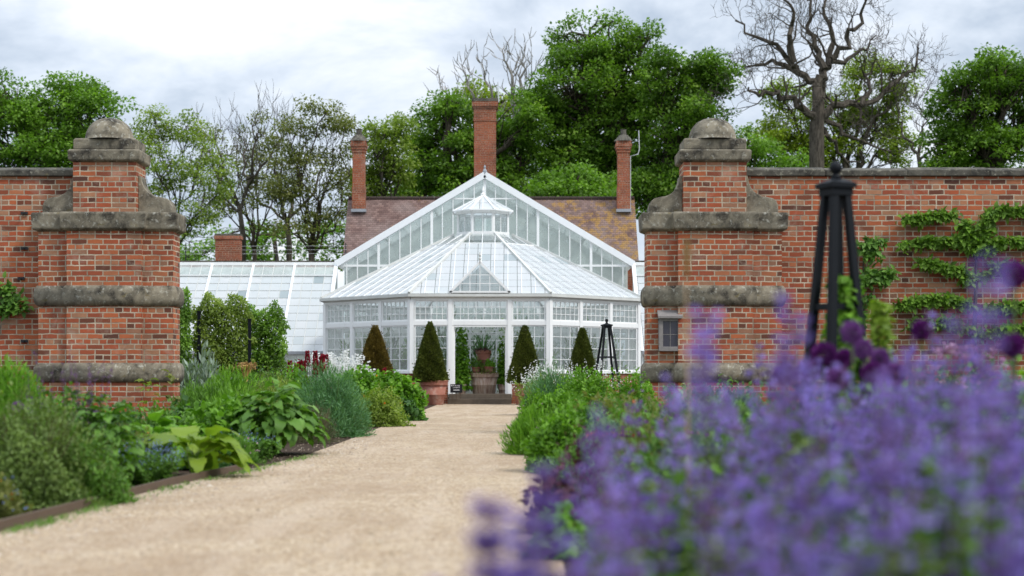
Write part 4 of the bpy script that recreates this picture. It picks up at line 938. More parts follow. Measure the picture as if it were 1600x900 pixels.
NAR = T_rhomb(.16, .03); OVA = T_leaf(.5); OVW = T_leaf(.75, .1, .3); RH = T_rhomb(.5, .08)
def PX(x, Y): return (x-800)/F*Y
# -- left bed, from the camera outwards
bush('sage_bush', 'large dull green sage-like bush nearest the camera on the left', 'bush', PX(40,10.6), 10.6, 1.15, .72, 'sage', OVA, 15000, .032, 101, up=.8, rnd=.5, stem='stem_brown', nst=60, lump=.16)
bush('sage_bush', 'fresh green low bush spilling at the foot of the dull sage-like bush', 'bush', PX(118,10.6)-.02, 10.75, .70, .42, 'mid', OVA, 7000, .034, 102, up=.5, rnd=.5, lump=.25)
bush('spurge', 'small yellow and green leafy plant in the lower left corner by the edging', 'plant', PX(8,9.2)-.14, 9.35, .40, .28, 'olive', OVA, 1900, .04, 103, up=.8, rnd=.4, flowers=[('bluefl',60,.014,.3),('orangefl',14,.02,.2)])
bush('spurge', 'upright bright green spurge with pale tips in front of the left wall', 'plant', PX(8,13), 13, 1.05, 1.02, 'bright', T_rhomb(.22,.04), 13000, .065, 104, up=.9, out=.5, rnd=.4, shell=.6, lump=.08, flowers=[('lime',60,.03,.6)])
spikes('salvia', 'tall dark-stemmed plant with small purple whorls before the left wall', 'plant', PX(100,12.2), 12.2, .62, 1.02, 30, 105, 'calyx', .012, 34, .42, leafmat='mid', nl=2200, lsize=.06, fw=.016, stem='stem_purple')
big_clump('broadleaf_plant', 'clump of drooping oval dark leaves below the dark-stemmed purple plant', 'plant', PX(165,12.0), 12.1, .66, .60, 'mid', 170, .16, 106, wd=.42, droop=1.1, wav=.04, rise=.8)
spikes('forget_me_not', 'cloud of tiny pale blue flowers above the edging on the left', 'flowers', PX(222,12.6), 12.7, .5, .36, 90, 107, 'bluefl', .011, 8, .12, leafmat='mid', nl=3600, lsize=.034, fw=.03, lean=.1)
bush('spurge', 'yellowish tufted plant behind the tiny pale blue flowers', 'plant', PX(190,13.2), 13.4, .55, .42, 'olive', NAR, 2600, .06, 108, up=.8, rnd=.5, flowers=[('orangefl',25,.02,.4)])
big_clump('large_leaf_plant', 'big wavy lime green leaves arching over the path edge', 'plant', PX(298,13.4), 13.5, .72, .66, 'lime', 34, .40, 109, wd=.60, droop=1.15, wav=.07, up=1.7, rise=.25)
big_clump('large_leaf_plant', 'broad upright green leaves behind the arching lime green ones', 'plant', PX(235,14.6), 14.9, 1.0, .62, 'bright', 80, .26, 110, wd=.60, droop=1.0, wav=.06, up=1.1, rise=.3)
bush('leafy_plant', 'dark leafy tuft at the path edge right of the arching lime leaves', 'plant', PX(362,15.2), 15.3, .5, .28, 'mid', NAR, 1700, .07, 111, up=.7, rnd=.4, flowers=[('pinkfl',24,.02,.5)])
spikes('forget_me_not', 'low grey-green plant with a few mauve flowers at the path edge', 'flowers', PX(385,16), 16.1, .6, .34, 40, 112, 'bluefl', .012, 4, .08, leafmat='mid', nl=2800, lsize=.045, fw=.03)
bush('leafy_plant', 'lobed bright green foliage between the arching leaves and the glossy clump', 'plant', PX(345,17.2), 17.4, 1.15, .58, 'bright', OVW, 2600, .085, 113, up=.5, rnd=.5)
big_clump('large_leaf_plant', 'wide glossy dark green clump with long leaves lying on the gravel', 'plant', PX(430,17.3), 17.3, 1.35, .80, 'mid', 300, .27, 114, wd=.44, droop=1.15, wav=.07, up=.9, rise=.5)
bush('fennel', 'hazy bronze fennel tuft between the glossy clump and the blue-green bush', 'plant', PX(492,20.3), 20.3, .6, .50, 'fennel', T_rhomb(.06,.02), 9000, .045, 115, up=.7, rnd=.7, stem='stem_brown')
bush('fennel', 'soft green and bronze feathery haze above the glossy clump', 'plant', PX(410,20.5), 20.6, 1.3, .66, 'olive', T_rhomb(.07,.02), 9000, .06, 116, up=.8, rnd=.6)
bush('feathery_bush', 'big blue-green feathery bush bulging over the left path edge', 'bush', PX(512,22.3), 22.4, 1.22, 1.0, 'blue', NAR, 15000, .075, 117, up=.6, rnd=.5, shell=.5, lump=.14)
bush('leafy_plant', 'yellow-green leafy bush just beyond the blue-green feathery bush', 'bush', PX(592,26.5), 26.8, .95, .66, 'pale', OVA, 5000, .055, 118, up=.5, rnd=.5, flowers=[('orangefl',3,.05,.6)])
bush('leafy_plant', 'bright green rounded bush with one orange bloom nearest the left topiary pot', 'bush', PX(612,31), 31.2, 1.35, .92, 'bright', OVW, 7000, .09, 119, up=.3, rnd=.5, shell=.6, lump=.12, flowers=[('orangefl',5,.07,.5)])
bush('leafy_plant', 'bright green leafy bush behind the blue-green one, below the brownish cone', 'bush', PX(560,32), 32.4, 1.4, .98, 'bright', OVW, 6000, .09, 120, up=.4, rnd=.5, shell=.6)
bush('dark_leaf_plant', 'dark green undergrowth beneath the bright rounded bush', 'plant', PX(628,30), 30.1, .7, .42, 'dark', OVW, 1500, .10, 121)
spikes('white_flowers', 'frothy white flower heads in front of the octagon left corner', 'flowers', PX(520,36), 36.3, 1.5, 1.38, 72, 122, 'whitefl', .055, 60, .42, leafmat='mid', nl=900, lsize=.10, fw=.07, lean=.06)
lupins('deep crimson flower spikes left of the white flowers', PX(484,35.3), 35.3, .85, 1.42, 16, 123)
bush('leafy_plant', 'small rounded bright green mound below the crimson spikes', 'plant', PX(459,33), 33.2, .75, 1.06, 'bright', OVA, 4500, .07, 124, up=.5, rnd=.4)
lupins('small scattered red flower spikes in front of the brownish clipped cone', PX(600,40), 40.2, 1.6, 1.12, 3, 125)
bush('feathery_bush', 'silvery grey-green cardoon-like leaves beside the left pier', 'plant', PX(308,25), 25.3, 1.1, 1.1, 'silver', T_rhomb(.28,.05), 2600, .16, 126, up=.9, rnd=.5, shell=.6)
bush('leafy_plant', 'tall fresh green ferny plant right of the silvery leaves', 'plant', PX(355,24), 24.3, 1.2, .95, 'bright', NAR, 8000, .11, 127, up=.9, rnd=.45)
bush('leafy_plant', 'soft green tufted foliage just right of the left pier foot', 'plant', PX(305,21), 21.3, 1.0, .72, 'mid', NAR, 8000, .10, 128, up=.9, rnd=.45)
bush('leafy_plant', 'pale green upright ferny foliage in the middle of the left bed', 'plant', PX(360,20.6), 20.8, 1.0, .68, 'bright', NAR, 8000, .09, 129, up=1.3, rnd=.35)
bush('leafy_plant', 'light green feathery mound left of the small rounded mound', 'plant', PX(430,25), 25.2, 1.0, .78, 'pale', NAR, 7000, .08, 130, up=.7, rnd=.5)
bush('dark_leaf_plant', 'low dark green leaves filling the corner beside the left pier', 'plant', PX(290,18.6), 18.8, .9, .50, 'dark', OVW, 2600, .08, 131)
bush('fennel', 'brownish fennel haze behind the straw-coloured seedhead', 'plant', PX(420,28), 28.3, 1.3, .95, 'fennel', T_rhomb(.07,.02), 7000, .07, 132, up=.8, rnd=.6, stem='stem_brown')
bush('leafy_plant', 'green leafy filler below the espaliered trees', 'plant', PX(400,31), 31.3, 2.2, .95, 'mid', OVA, 7000, .08, 133, up=.6, rnd=.5)
bush('leafy_plant', 'loose green bush between the left pier and the first trained tree', 'plant', PX(300,31), 31.5, 1.2, .95, 'mid', OVA, 4500, .08, 134, up=.6, rnd=.5)
e = empty('seedhead', (PX(384,26), 26, 0), 'dry straw-coloured seedhead standing up in the left bed', 'plant')
mb = MB(); mb.tube([(0,0,0),(0,0,.75)], .016, 6); 
for i in range(16): a = i*2.4; r = .03+.11*((i%4)/3.); mb.tube([(0,0,.72),(r*.5*math.cos(a),r*.5*math.sin(a),.9),(r*math.cos(a),r*math.sin(a),1.06)], [.008,.008,.02], 5)
mb.build('stalks', mat_plain('straw_stalk', (.45,.29,.10), .8, .1, .2), e)
rs = np.random.RandomState(3); n = 260; a = rs.uniform(0,6.28,n); r = rs.uniform(0,.19,n)
inst('seeds', T_cross(.8), np.stack([r*np.cos(a), r*np.sin(a), 1.04+rs.uniform(-.05,.06,n)],1), rs.normal(0,1,(n,3))+np.array([0,0,1]), np.array([0,0,1.]), .035, L['tan'], e)
big_clump('climbing_shoot', 'young leafy shoot against the left pier base, the left one of two', 'plant', PX(225,21.3), 21.55, .22, .55, 'pale', 22, .15, 141, rise=1.4)
big_clump('climbing_shoot', 'reddish-tipped leafy shoot at the right corner of the left pier base', 'plant', PX(263,21.3), 21.5, .22, .58, 'olive', 24, .15, 142, rise=1.4)
# filler low planting along the left bed
k = 0
for (x, Y, w__, h_, mt, lab) in [(20,11.5,1.0,.5,'mid','green undergrowth behind the dull sage-like bush'),(250,17,1.0,.5,'mid','green leafy undergrowth in front of the left pier'),(170,16,1.2,.55,'dark','dark undergrowth left of the broad upright leaves'),
    (330,14.6,.6,.24,'dark','dark low leaves under the arching lime leaves'),(60,17,1.6,.6,'mid','leafy undergrowth along the left wall'),(-40,14,1.6,.8,'mid','leafy bush at the far left edge of the bed')]:
    bush('undergrowth', lab, 'plant', PX(x,Y), Y, w__, h_, mt, OVA, 3800, .06, 150+k, up=.6, rnd=.6, group='undergrowth in the left bed'); k += 1
rs = np.random.RandomState(78); n = 520; yy = rs.uniform(5, 44, n); xx = rs.uniform(-2.6, .15, n)
inst('fallen_leaves', RH, np.stack([xx, yy, np.full(n, .009)], 1), np.stack([rs.normal(size=n), rs.normal(size=n), rs.rand(n)*.2], 1), np.array([0,0,1.]), rs.uniform(.012, .035, n), L['tan' if False else 'fennel'], rs=rs, roll=.2, kind='stuff')
tag(bpy.data.objects['fallen_leaves'], 'small dry brown leaves lying about on the gravel path', 'fallen leaves')
rs = np.random.RandomState(77); n = 2600; cy = rs.uniform(6, 17, 60); j = rs.randint(0, 60, n); yy = cy[j]+rs.normal(0, .12, n); xx = np.array([path_left(y) for y in yy])+.05+np.abs(rs.normal(0, .07, n))
inst('weeds', NAR, np.stack([xx, yy, np.full(n, .006)], 1), rs.normal(0, .6, (n,3))*np.array([1,1,0])+np.array([0,0,.7]), np.array([0,0,1.]), rs.uniform(.015, .05, n), L['mid'], rs=rs, kind='stuff')
tag(bpy.data.objects['weeds'], 'small weeds growing along the edging at the path side', 'weeds')
for i_, (X_, Y_, w_, h_, mt, lab) in enumerate([(-6.4,14,1.6,.8,'mid','green bush at the wall foot beyond the left edge'),(-8,17,2,.9,'dark','dark bush along the left wall'),(-5.6,18.5,1.5,.6,'bright','bright green plants along the foot of the left wall'),
    (-6.8,11,1.6,.7,'sage','dull green bush in the outer left bed'),(-5,9,1.3,.6,'mid','green bush in the near outer left bed'),(-3.9,7.2,.9,.5,'mid','green bush at the near end of the left edging')]):
    bush('border_bush', lab, 'plant', X_, Y_, w_, h_, mt, OVA, 4500, .07, 170+i_*3, up=.6, rnd=.6, group='bushes in the outer left bed')
# climber at the far left wall
def wall_leaves(name, label, pts, Y, mat, n, size, seed, spread, stems=None, group=None, cat='climber'):
    rs = np.random.RandomState(seed); x0, y0 = pts[0]; b = WP(x0, y0, Y); base = np.array([b.x, Y, 0]); e = empty(name, tuple(base), label, cat, group)
    mb = MB(Matrix.Translation(tuple(-base)))
    for r, q in (stems or []):
        P = [np.array(WP(a, c, Y))+rs.normal(0, .015, 3) for a, c in q]; mb.tube(P, [r*(1-.6*i/(len(P)-1)) for i in range(len(P))], 6)
    if stems: mb.build('branches', M['bark_grey'], e, True)
    i = rs.randint(0, len(pts), n); C = np.array([list(WP(*pts[j], Y)) for j in i])+rs.normal(0, 1, (n,3))*np.array([spread, spread*.35, spread*.55])
    C[:,1] = Y-np.abs(C[:,1]-Y)-.02; D = rs.normal(0, .7, (n,3))+np.array([0,-.5,-.2])
    inst('leaves', OVA, C-base, D, np.array([0,-1,.7]), rs.uniform(.6,1.3,n)*size, L[mat], e, rs=rs, roll=.4)
    return e
WY = PY+.24
wall_leaves('wall_climber', 'glossy green climber on the wall at the far left edge', [(8,450),(20,470),(5,485),(28,480),(-10,465),(-20,480),(12,462)], WY, 'mid', 420, .10, 160, .09, [(.02,[(-20,690),(-15,560),(0,470)]),(.012,[(0,470),(15,475),(35,482)])])
def linepts(q, step=7):
    o_ = []
    for (a, b), (c, d) in zip(q, q[1:]):
        m = max(1, int(math.hypot(c-a, d-b)/step)); o_ += [(a+(c-a)*i/m, b+(d-b)*i/m) for i in range(m)]
    return o_
br = [[(1524,405),(1515,375),(1505,345),(1480,335),(1440,342),(1410,345)],[(1524,405),(1535,370),(1545,335),(1575,330),(1630,335)],[(1524,400),(1500,378),(1450,378),(1405,385)],[(1526,400),(1560,380),(1600,378),(1650,380)],
      [(1524,450),(1500,425),(1450,412),(1435,410)],[(1526,440),(1560,415),(1600,420)],[(1524,480),(1480,468),(1440,470),(1400,480)],[(1526,490),(1570,480),(1640,480)],[(1526,520),(1480,505),(1420,508)],[(1526,525),(1580,515),(1650,518)],[(1480,335),(1462,325)],[(1575,330),(1560,320)]]
pp = [];
for q in br: pp += linepts(q)[2:]
pp = [p for p in pp if random.Random(int(p[0]*7+p[1])).random() < .86]
wall_leaves('espalier_tree', 'espaliered fruit tree trained flat on the right wall', [(1524,520)]+pp, WY-.04, 'maple', 5200, .10, 161, .055,
   [(.045,[(1527,690),(1526,600),(1524,520),(1525,450),(1524,400)])]+[(.024,q) for q in br], cat='tree')
wall_leaves('espalier_tree', 'leafy side growth on the wall right of the tall dark obelisk', [(1350,385),(1362,400),(1345,440),(1360,430),(1372,438),(1350,470),(1385,430),(1340,500),(1365,380)], WY-.04, 'mid', 620, .10, 162, .075,
   [(.02,[(1350,690),(1352,560),(1350,440),(1352,385)]),(.012,[(1352,440),(1370,432),(1390,428)])])
# trained fruit trees on posts behind the left pier
def trained(x0, x1, y0, y1, Y, label, seed, mat='maple'):
    rs = np.random.RandomState(seed); cx = (x0+x1)/2; p = WP(cx, 0, Y); base = np.array([p.x, Y, 0]); s = F/Y; w2 = (x1-x0)/2/s; zt = WP(0,y0,Y).z; zb = WP(0,y1,Y).z
    e = empty('trained_fruit_tree', tuple(base), label, 'tree', 'trained fruit trees beside the range')
    mb = MB(); mb.tube([(0,0,0),(.02,0,zb),(-.02,.02,(zt+zb)/2),(0,0,zt-.1)], [.05,.045,.035,.01], 7); mb.build('trunk', M['bark'], e, True)
    mb = MB()
    tiers = 5
    for i in range(tiers):
        z = zb+(zt-zb)*(i+.4)/tiers
        for sg in (-1,1): mb.tube([(0,0,z-.1),(sg*w2*.5,rs.normal(0,.03),z),(sg*w2*.95,rs.normal(0,.03),z+rs.normal(0,.04))], [.02,.015,.006], 4)
    mb.build('branches', M['bark'], e)
    n = int(24000*w2*(zt-zb)/2.0); C = np.stack([rs.uniform(-1,1,n), rs.normal(0,.16,n), rs.uniform(0,1,n)],1)
    edge = 1-.10*np.sin(C[:,2]*17+seed)-.06*np.sin(C[:,2]*41); C[:,0] *= w2*edge; top = 1-.07*(np.sin(C[:,0]*9+seed)+.5*np.sin(C[:,0]*21))-.10*(np.abs(C[:,0])/w2)**3
    C[:,2] = zb+(zt-zb)*C[:,2]*top; keep = rs.rand(n) < .62+.38*np.sin(C[:,0]*12+seed)*np.sin(C[:,2]*10)+.2; C = C[keep]; n = len(C)
    tn = .5+.3*np.sin(C[:,0]*7+C[:,2]*5+seed)+rs.normal(0,.15,n)
    inst('leaves', OVA, C, rs.normal(0,.8,(n,3))+np.array([0,-.4,-.1]), np.array([0,-.6,1.]), rs.uniform(.6,1.3,n)*.075, L[mat], e, tn, rs=rs, roll=.5)
    return e
trained(302, 392, 466, 590, 38, 'trained fruit tree with paler leaves, middle block of the row right of the left pier', 171, 'pale')
trained(384, 446, 480, 592, 38.6, 'darker trained fruit tree at the right end of the row by the range', 172, 'maple')
trained(262, 297, 458, 590, 37.5, 'trained fruit tree half hidden by the left pier', 173, 'maple')
for x, yt in ((290,480),(311,488),(390,500)):
    p = WP(x, yt, 37.7); h = p.z; q = empty('training_post', (p.x, 37.7, 0), {290:'dark post nearest the left pier supporting the trained trees',311:'dark post at the left edge of the middle trained tree',390:'dark post between the two right-hand trained trees'}[x], 'post', 'training posts')
    mb = MB(); mb.box(-.035,.035,-.035,.035,0,h); mb.build('shaft', M['obelisk'], q); MB().box(-.045,.045,-.045,.045,h+.001,h+.03).build('cap', M['obelisk'], q)
# -- topiary cones in pots
def cone(x, y0, y1, hw, Y, label, mat, seed, pot=True):
    rs = np.random.RandomState(seed); p = WP(x, 0, Y); s = F/Y; zt = WP(0,y0,Y).z; zb = WP(0,y1,Y).z; r0 = hw/s; base = np.array([p.x, Y, 0])
    e = empty('topiary_cone', tuple(base), label, 'topiary', 'clipped yew cones')
    prof = [(r0*(1-t_)**.82*(.93 if t_ > .03 else .85)+.01, zb+(zt-zb)*t_*.97) for t_ in [i/12 for i in range(13)]]
    core = MB().lathe(prof, (0,0,0), 20).build('inner_growth', M['bark'], e, True)
    n = 15000; t_ = 1-rs.uniform(0, 1, n)**.55; a = rs.uniform(0, 6.28, n)
    r = (r0*(1-t_)**.82+.02)*(1+.03*np.sin(a*5+t_*19+seed)+rs.normal(0,.035,n)); r = np.where(t_ < .03, r*rs.uniform(.5, 1, n), r)
    r = r*(1+.035*np.sin(a*9+t_*31)*np.cos(t_*23+seed))+np.abs(rs.normal(0,.05,n))*(rs.rand(n)<.03); C = np.stack([r*np.cos(a), r*np.sin(a), zb+(zt-zb)*t_], 1); D = np.stack([np.cos(a), np.sin(a), np.full(n,.5)], 1)+rs.normal(0,.45,(n,3)); tb_ = .22*np.sin(a*3+t_*6+seed)*np.sin(t_*11+a+seed)
    inst('needles', T_cross(.5), C-nrm(D)*.02, D, np.array([0,0,1.]), rs.uniform(.6,1.3,n)*.062, L[mat], e, rs.normal(.5,.28,n)+tb_, rs=rs)
    MB().tube([(0,0,.3),(0,0,zb+.2)], .04, 8).build('trunk', M['bark'], e)
    return e
def pot(X, Y, rt, h, label, mat='terra', z=0, group='terracotta pots', rb=None, rib=False):
    rb = rb or rt*.66; e = empty('terracotta_pot', (X, Y, z), label, 'pot', group)
    pr = [(rb*.96,0),(rb,.02*h),(rb+(rt*.88-rb)*.45,h*.40),(rb+(rt*.88-rb)*.45+.012,h*.41),(rb+(rt*.88-rb)*.47+.012,h*.44),(rb+(rt*.88-rb)*.48,h*.45),(rt*.88,h*.80)]
    MB().lathe(pr+[(rt*.80,h*.80)], (0,0,0), 28).build('body', M[mat], e, True, .0)
    MB().lathe([(rt*.885,h*.785),(rt*.95,h*.80),(rt*.97,h*.84),(rt*.96,h*.95),(rt*1.0,h*.97),(rt,h),(rt*.86,h),(rt*.84,h*.90)], (0,0,0), 28).build('rim', M[mat], e, True)
    MB().lathe([(.01,h*.895),(rt*.84,h*.90)], (0,0,0), 20).build('compost', M['soil'], e)
    return e
cone(586, 508, 590, 27, 44.5, 'bronze-tinged clipped cone left of the doorway pair, farthest left', 'yew_brown', 181)
cone(672, 502, 597, 25.5, 46.2, 'tall dark green clipped cone in a pot just left of the steps', 'yew', 182)
cone(820, 508, 599, 26, 46.2, 'dark clipped cone in a pot just right of the steps', 'yew', 183)
cone(910, 511, 590, 21, 44.5, 'smaller dark clipped cone farthest right, beside the thin obelisk', 'yew', 184)
pot(PX(677,46.2), 46.2, .46, .74, 'big flared terracotta pot left of the steps under a dark cone')
pot(PX(822,46.2), 46.2, .46, .74, 'big flared terracotta pot right of the steps, half hidden by plants')
pot(PX(586,44.5), 44.5, .44, .70, 'terracotta pot hidden by the bed under the bronze-tinged cone')
pot(PX(910,44.5), 44.5, .38, .68, 'terracotta pot hidden by flowers under the smallest cone')
# -- sign by the steps
sg = empty('sign_board', (PX(713,47.05), 47.05, 0), 'small black sign board with white lettering standing left on the steps', 'sign')
MB().box(-.185,.185,-.012,.012,.36,.62).build('board', M['ink'], sg)
mb = MB(); 
for x in (-.13, 0, .12): mb.box(x-.01, x+.01, .013, .03, .165 if x > -.5 else 0, .60)
mb.build('stakes', M['stem_brown'], sg)
rr_ = random.Random(4); mb = MB()
for row, (z, a, b) in enumerate(((.575, -.155, .10), (.515, -.10, .09))):
    mb = MB(); x = a
    while x < b:
        if row == 0 and -.005 < x < .012: x += .02; continue
        mb.box(x, x+.006, -.016, -.013, z-.018, z+.018)
        if rr_.random() < .8: mb.box(x+.006, x+.018, -.0155, -.0135, z+rr_.choice([-.018, 0, .012]), z+rr_.choice([-.018, 0, .012])+.006)
        x += .026
    mb.build('lettering', M['chalk'], sg)
MB().box(-.09,.10,-.016,-.013,.43,.45).build('pointer_bar', M['chalk'], sg)
# -- planting inside the conservatory
FZ = .305
def pxX(x, Y): return (x-800)/F*Y
pot(pxX(756,49.2), 49.2, .50, .66, 'broad lime-stained planter in the doorway, lowest of the stacked pots', 'terra_lime', FZ, 'stacked doorway pots', .36)
pot(pxX(755.5,49.35), 49.35, .26, .52, 'upper terracotta pot of the doorway stack holding the agave', 'terra', 1.17, 'stacked doorway pots')
pot(pxX(744,49.1), 48.98, .15, .26, 'small terracotta pot on the left of the doorway stack', 'terra', .90, 'stacked doorway pots')
pot(pxX(764,49.1), 48.98, .16, .28, 'small terracotta pot on the right of the doorway stack', 'terra', .90, 'stacked doorway pots')
mbp = empty('pot_pedestal', (pxX(755.5,49.35), 49.35, .9), 'terracotta plinth inside the doorway pot stack', 'plinth'); MB().lathe([(.2,0),(.18,.25),(.2,.268)], (0,0,0), 16).build('drum', M['terra'], mbp)
def indoor(name, label, x, Y, z, w__, h, mat, tmpl, n, size, seed, **k):
    o = bush(name, label, 'plant', pxX(x, Y), Y, w__, h, mat, tmpl, n, size, seed, **k); o.location.z = z; return o
indoor('agave', 'spiky blue-green agave at the top of the doorway pot stack', 755.5, 49.35, 1.66, .5, .5, 'blue', T_rhomb(.12,.03), 26, .55, 201, up=1.0, rnd=.25, nst=2, shell=.0)
indoor('trailing_plant', 'low reddish green plants round the agave', 754, 49.3, 1.64, .56, .16, 'heuchera', OVA, 320, .05, 202, nst=3)
indoor('trailing_plant', 'leafy plant spilling from the left small pot', 744, 48.95, 1.14, .45, .30, 'mid', OVA, 420, .06, 203, nst=3)
indoor('trailing_plant', 'leafy plant in the right small pot', 765, 48.95, 1.16, .42, .24, 'bright', OVA, 360, .06, 204, nst=3)
indoor('trailing_plant', 'dark trailing plants around the rim of the broad planter', 756, 49.1, .92, 1.0, .26, 'olive', OVA, 900, .06, 205, nst=3)
indoor('doorway_climber', 'tall bright green climber just inside the door on the left', 722, 48.9, FZ+.15, .50, 1.95, 'bright', OVW, 1500, .11, 206, up=.1, lump=.3, shell=.1)
indoor('doorway_climber', 'bright green climber just inside the door on the right', 785, 49.3, FZ+.3, .34, 1.7, 'bright', OVW, 700, .10, 207, up=.1, lump=.3, shell=.1)
pot(pxX(722,48.9), 48.9, .17, .30, 'small pale pot under the left doorway climber', 'terra_lime', FZ, 'stacked doorway pots')
pot(pxX(785,49.3), 49.3, .16, .30, 'small pale pot under the right doorway climber', 'terra_lime', FZ, 'stacked doorway pots')
for i, (x, Y, w__, h, mt, lab) in enumerate([(560,51.5,1.3,1.9,'mid','leafy indoor plant behind the far left windows'),(600,54,1.6,2.3,'dark','tall dark indoor plant behind the left windows'),(640,51,1.1,1.6,'mid','indoor plant behind the front left window'),
    (700,56,1.6,2.6,'dark','tall dark plant deep inside left of the door'),(756,58.9,2.6,2.6,'dark','green foliage mass deep inside behind the door'),(812,56,1.6,2.6,'mid','tall plant deep inside right of the door'),(850,51,1.2,1.7,'mid','indoor plant behind the front right window'),
    (905,53,1.6,2.2,'dark','dark palm-like plant behind the right windows'),(950,51.8,1.3,1.8,'mid','leafy indoor plant behind the far right windows')]):
    indoor('indoor_plant', lab, x, Y, FZ, w__, h, mt, T_rhomb(.25,.05), 900, .26, 210+i, up=.9, rnd=.5, group='plants inside the conservatory')
e = empty('wire_arbour', (pxX(755,51.5), 51.5, FZ), 'white wirework arbour with domed top inside the conservatory', 'arbour')
mb = MB()
for i in range(8):
    a = i*math.pi/4; x, y = .62*math.cos(a), .62*math.sin(a); mb.tube([(x,y,0),(x,y,2.0)], .014, 5)
    mb.tube([(x*math.cos(b), y*math.cos(b), 2.0+.75*math.sin(b)) for b in [j*math.pi/2/7 for j in range(8)]], .011, 4)
    b2_ = (i+1)*math.pi/4; mb.tube([((x*(1-u)+.62*math.cos(b2_)*u), (y*(1-u)+.62*math.sin(b2_)*u), 2.0+.28*math.sin(math.pi*u)) for u in [j/6 for j in range(7)]], .010, 4)
for z in (1.75, 2.0): mb.tube([(.62*math.cos(j*math.pi/12), .62*math.sin(j*math.pi/12), z) for j in range(25)], .013, 4)
mb.build('wirework', M['white_bright'], e)
# -- obelisks
def obelisk(X, Y, H, wtop, wbot, label, seed=0):
    e = empty('garden_obelisk', (X, Y, 0), label, 'obelisk', 'dark painted obelisks', R(14 if seed else 24)); zt = H*.925
    for sx_ in (-1,1):
        for sy_ in (-1,1):
            MB().taper((sx_*wbot/2, sy_*wbot/2, 0), (sx_*wtop/2, sy_*wtop/2, zt), .05, .042).build('leg', M['obelisk'], e)
    for z in (.22*H, .60*H):
        ww = wbot+(wtop-wbot)*z/zt
        for k_ in range(4):
            T = Matrix.Rotation(R(90*k_), 4, 'Z'); MB(T).box(-ww/2+.02, ww/2-.02, -ww/2-.012, -ww/2+.012, z-.018, z+.018).build('rail', M['obelisk'], e)
    c = wtop/2+.03; mb = MB(); mb.box(-c,c,-c,c,zt-.045,zt+.001); mb.build('collar', M['obelisk'], e)
    mb = MB(); q = c+.016; mb.add([(-q,-q,zt+.002),(q,-q,zt+.002),(q,q,zt+.002),(-q,q,zt+.002),(-q,-q,zt+.03),(q,-q,zt+.03),(q,q,zt+.03),(-q,q,zt+.03),(-.035,-.035,zt+.055),(.035,-.035,zt+.055),(.035,.035,zt+.055),(-.035,.035,zt+.055)],
        [(0,3,2,1),(0,1,5,4),(1,2,6,5),(2,3,7,6),(3,0,4,7),(4,5,9,8),(5,6,10,9),(6,7,11,10),(7,4,8,11),(8,9,10,11)]); cp = mb.build('cap', M['obelisk'], e)
    br_ = H-(zt+.12); prof = [(.03,zt+.056),(.038,zt+.066),(.02,zt+.08)]+[(max(.006,.040*math.sin(a)), H-.040-.040*math.cos(a)) for a in [.5+j*(math.pi-.5)/8 for j in range(9)]]
    MB().lathe(prof, (0,0,0), 16).build('ball_finial', M['obelisk'], e, True)
    return e
obelisk(PX(1306,9.2), 9.2, 2.18, .085, .36, 'tall dark wooden obelisk with ball finial rising from the purple flowers')
obelisk(PX(948,35), 35, 2.18, .13, .62, 'distant thin black obelisk in front of the octagon right corner', 1)
# climbers on the near obelisk, lime vine
def column_plant(name, label, x, Y, z0, z1, w__, mat, n, size, seed, lump=.25, cat='climber'):
    rs = np.random.RandomState(seed); base = np.array([PX(x,Y), Y, 0]); e = empty(name, tuple(base), label, cat)
    mb = MB()
    for i in range(4): mb.tube([(rs.normal(0,.02),rs.normal(0,.02),0),(rs.normal(0,w__*.2),rs.normal(0,w__*.2),(z0+z1)/2),(rs.normal(0,w__*.2),rs.normal(0,w__*.2),z1-.08)], [.008,.006,.003], 4)
    mb.build('stems', M['stem'], e); t_ = rs.rand(n); a = rs.uniform(0,6.28,n); r = w__/2*rs.uniform(.2,1,n)*(1-.55*t_**2)*(1+lump*np.sin(t_*14+a*2))
    C = np.stack([r*np.cos(a), r*np.sin(a), z0+(z1-z0)*t_],1)
    inst('leaves', OVW, C, np.stack([np.cos(a),np.sin(a),np.full(n,-.3)],1)+rs.normal(0,.5,(n,3)), np.stack([np.cos(a),np.sin(a),np.full(n,.8)],1), rs.uniform(.6,1.3,n)*size, L[mat], e, rs=rs, roll=.3)
    return e
column_plant('climbing_vine', 'mid green vine climbing inside the tall dark obelisk', 1318, 9.2, .3, 1.50, .30, 'bright', 1500, .05, 231)
column_plant('lime_vine', 'bright lime green vine column right of the tall dark obelisk', 1376, 8.6, .3, 1.30, .17, 'lime', 900, .045, 232)
# -- right bed
bush('leafy_plant', 'bright green upright plant at the right path edge, farthest out on the gravel', 'bush', PX(832,17.2)+.05, 17.4, .72, .48, 'bright', NAR, 3800, .095, 301, up=1.1, rnd=.4, shell=.55)
bush('leafy_plant', 'fresh green bush just behind the plant at the right path edge', 'bush', PX(868,19.8)+.05, 19.9, 1.0, .64, 'bright', OVA, 8000, .06, 302, up=.5, rnd=.5, shell=.7, lump=.1)
bush('feathery_bush', 'blue-green feathery bush on the right of the path', 'bush', PX(862,26.6), 26.8, 1.15, .99, 'blue', NAR, 12000, .08, 303, up=.6, rnd=.5)
bush('leafy_plant', 'mid green mound at the right path edge before the right pot', 'bush', PX(842,24), 24.2, .62, .62, 'bright', OVA, 3800, .06, 304, up=.6, rnd=.5)
spikes('white_flowers', 'loose cream and green flower sprays in front of the right clipped cone', 'flowers', PX(848,34), 34.3, 1.1, 1.20, 60, 305, 'whitefl', .032, 14, .35, leafmat='pale', nl=3000, lsize=.08, fw=.05)
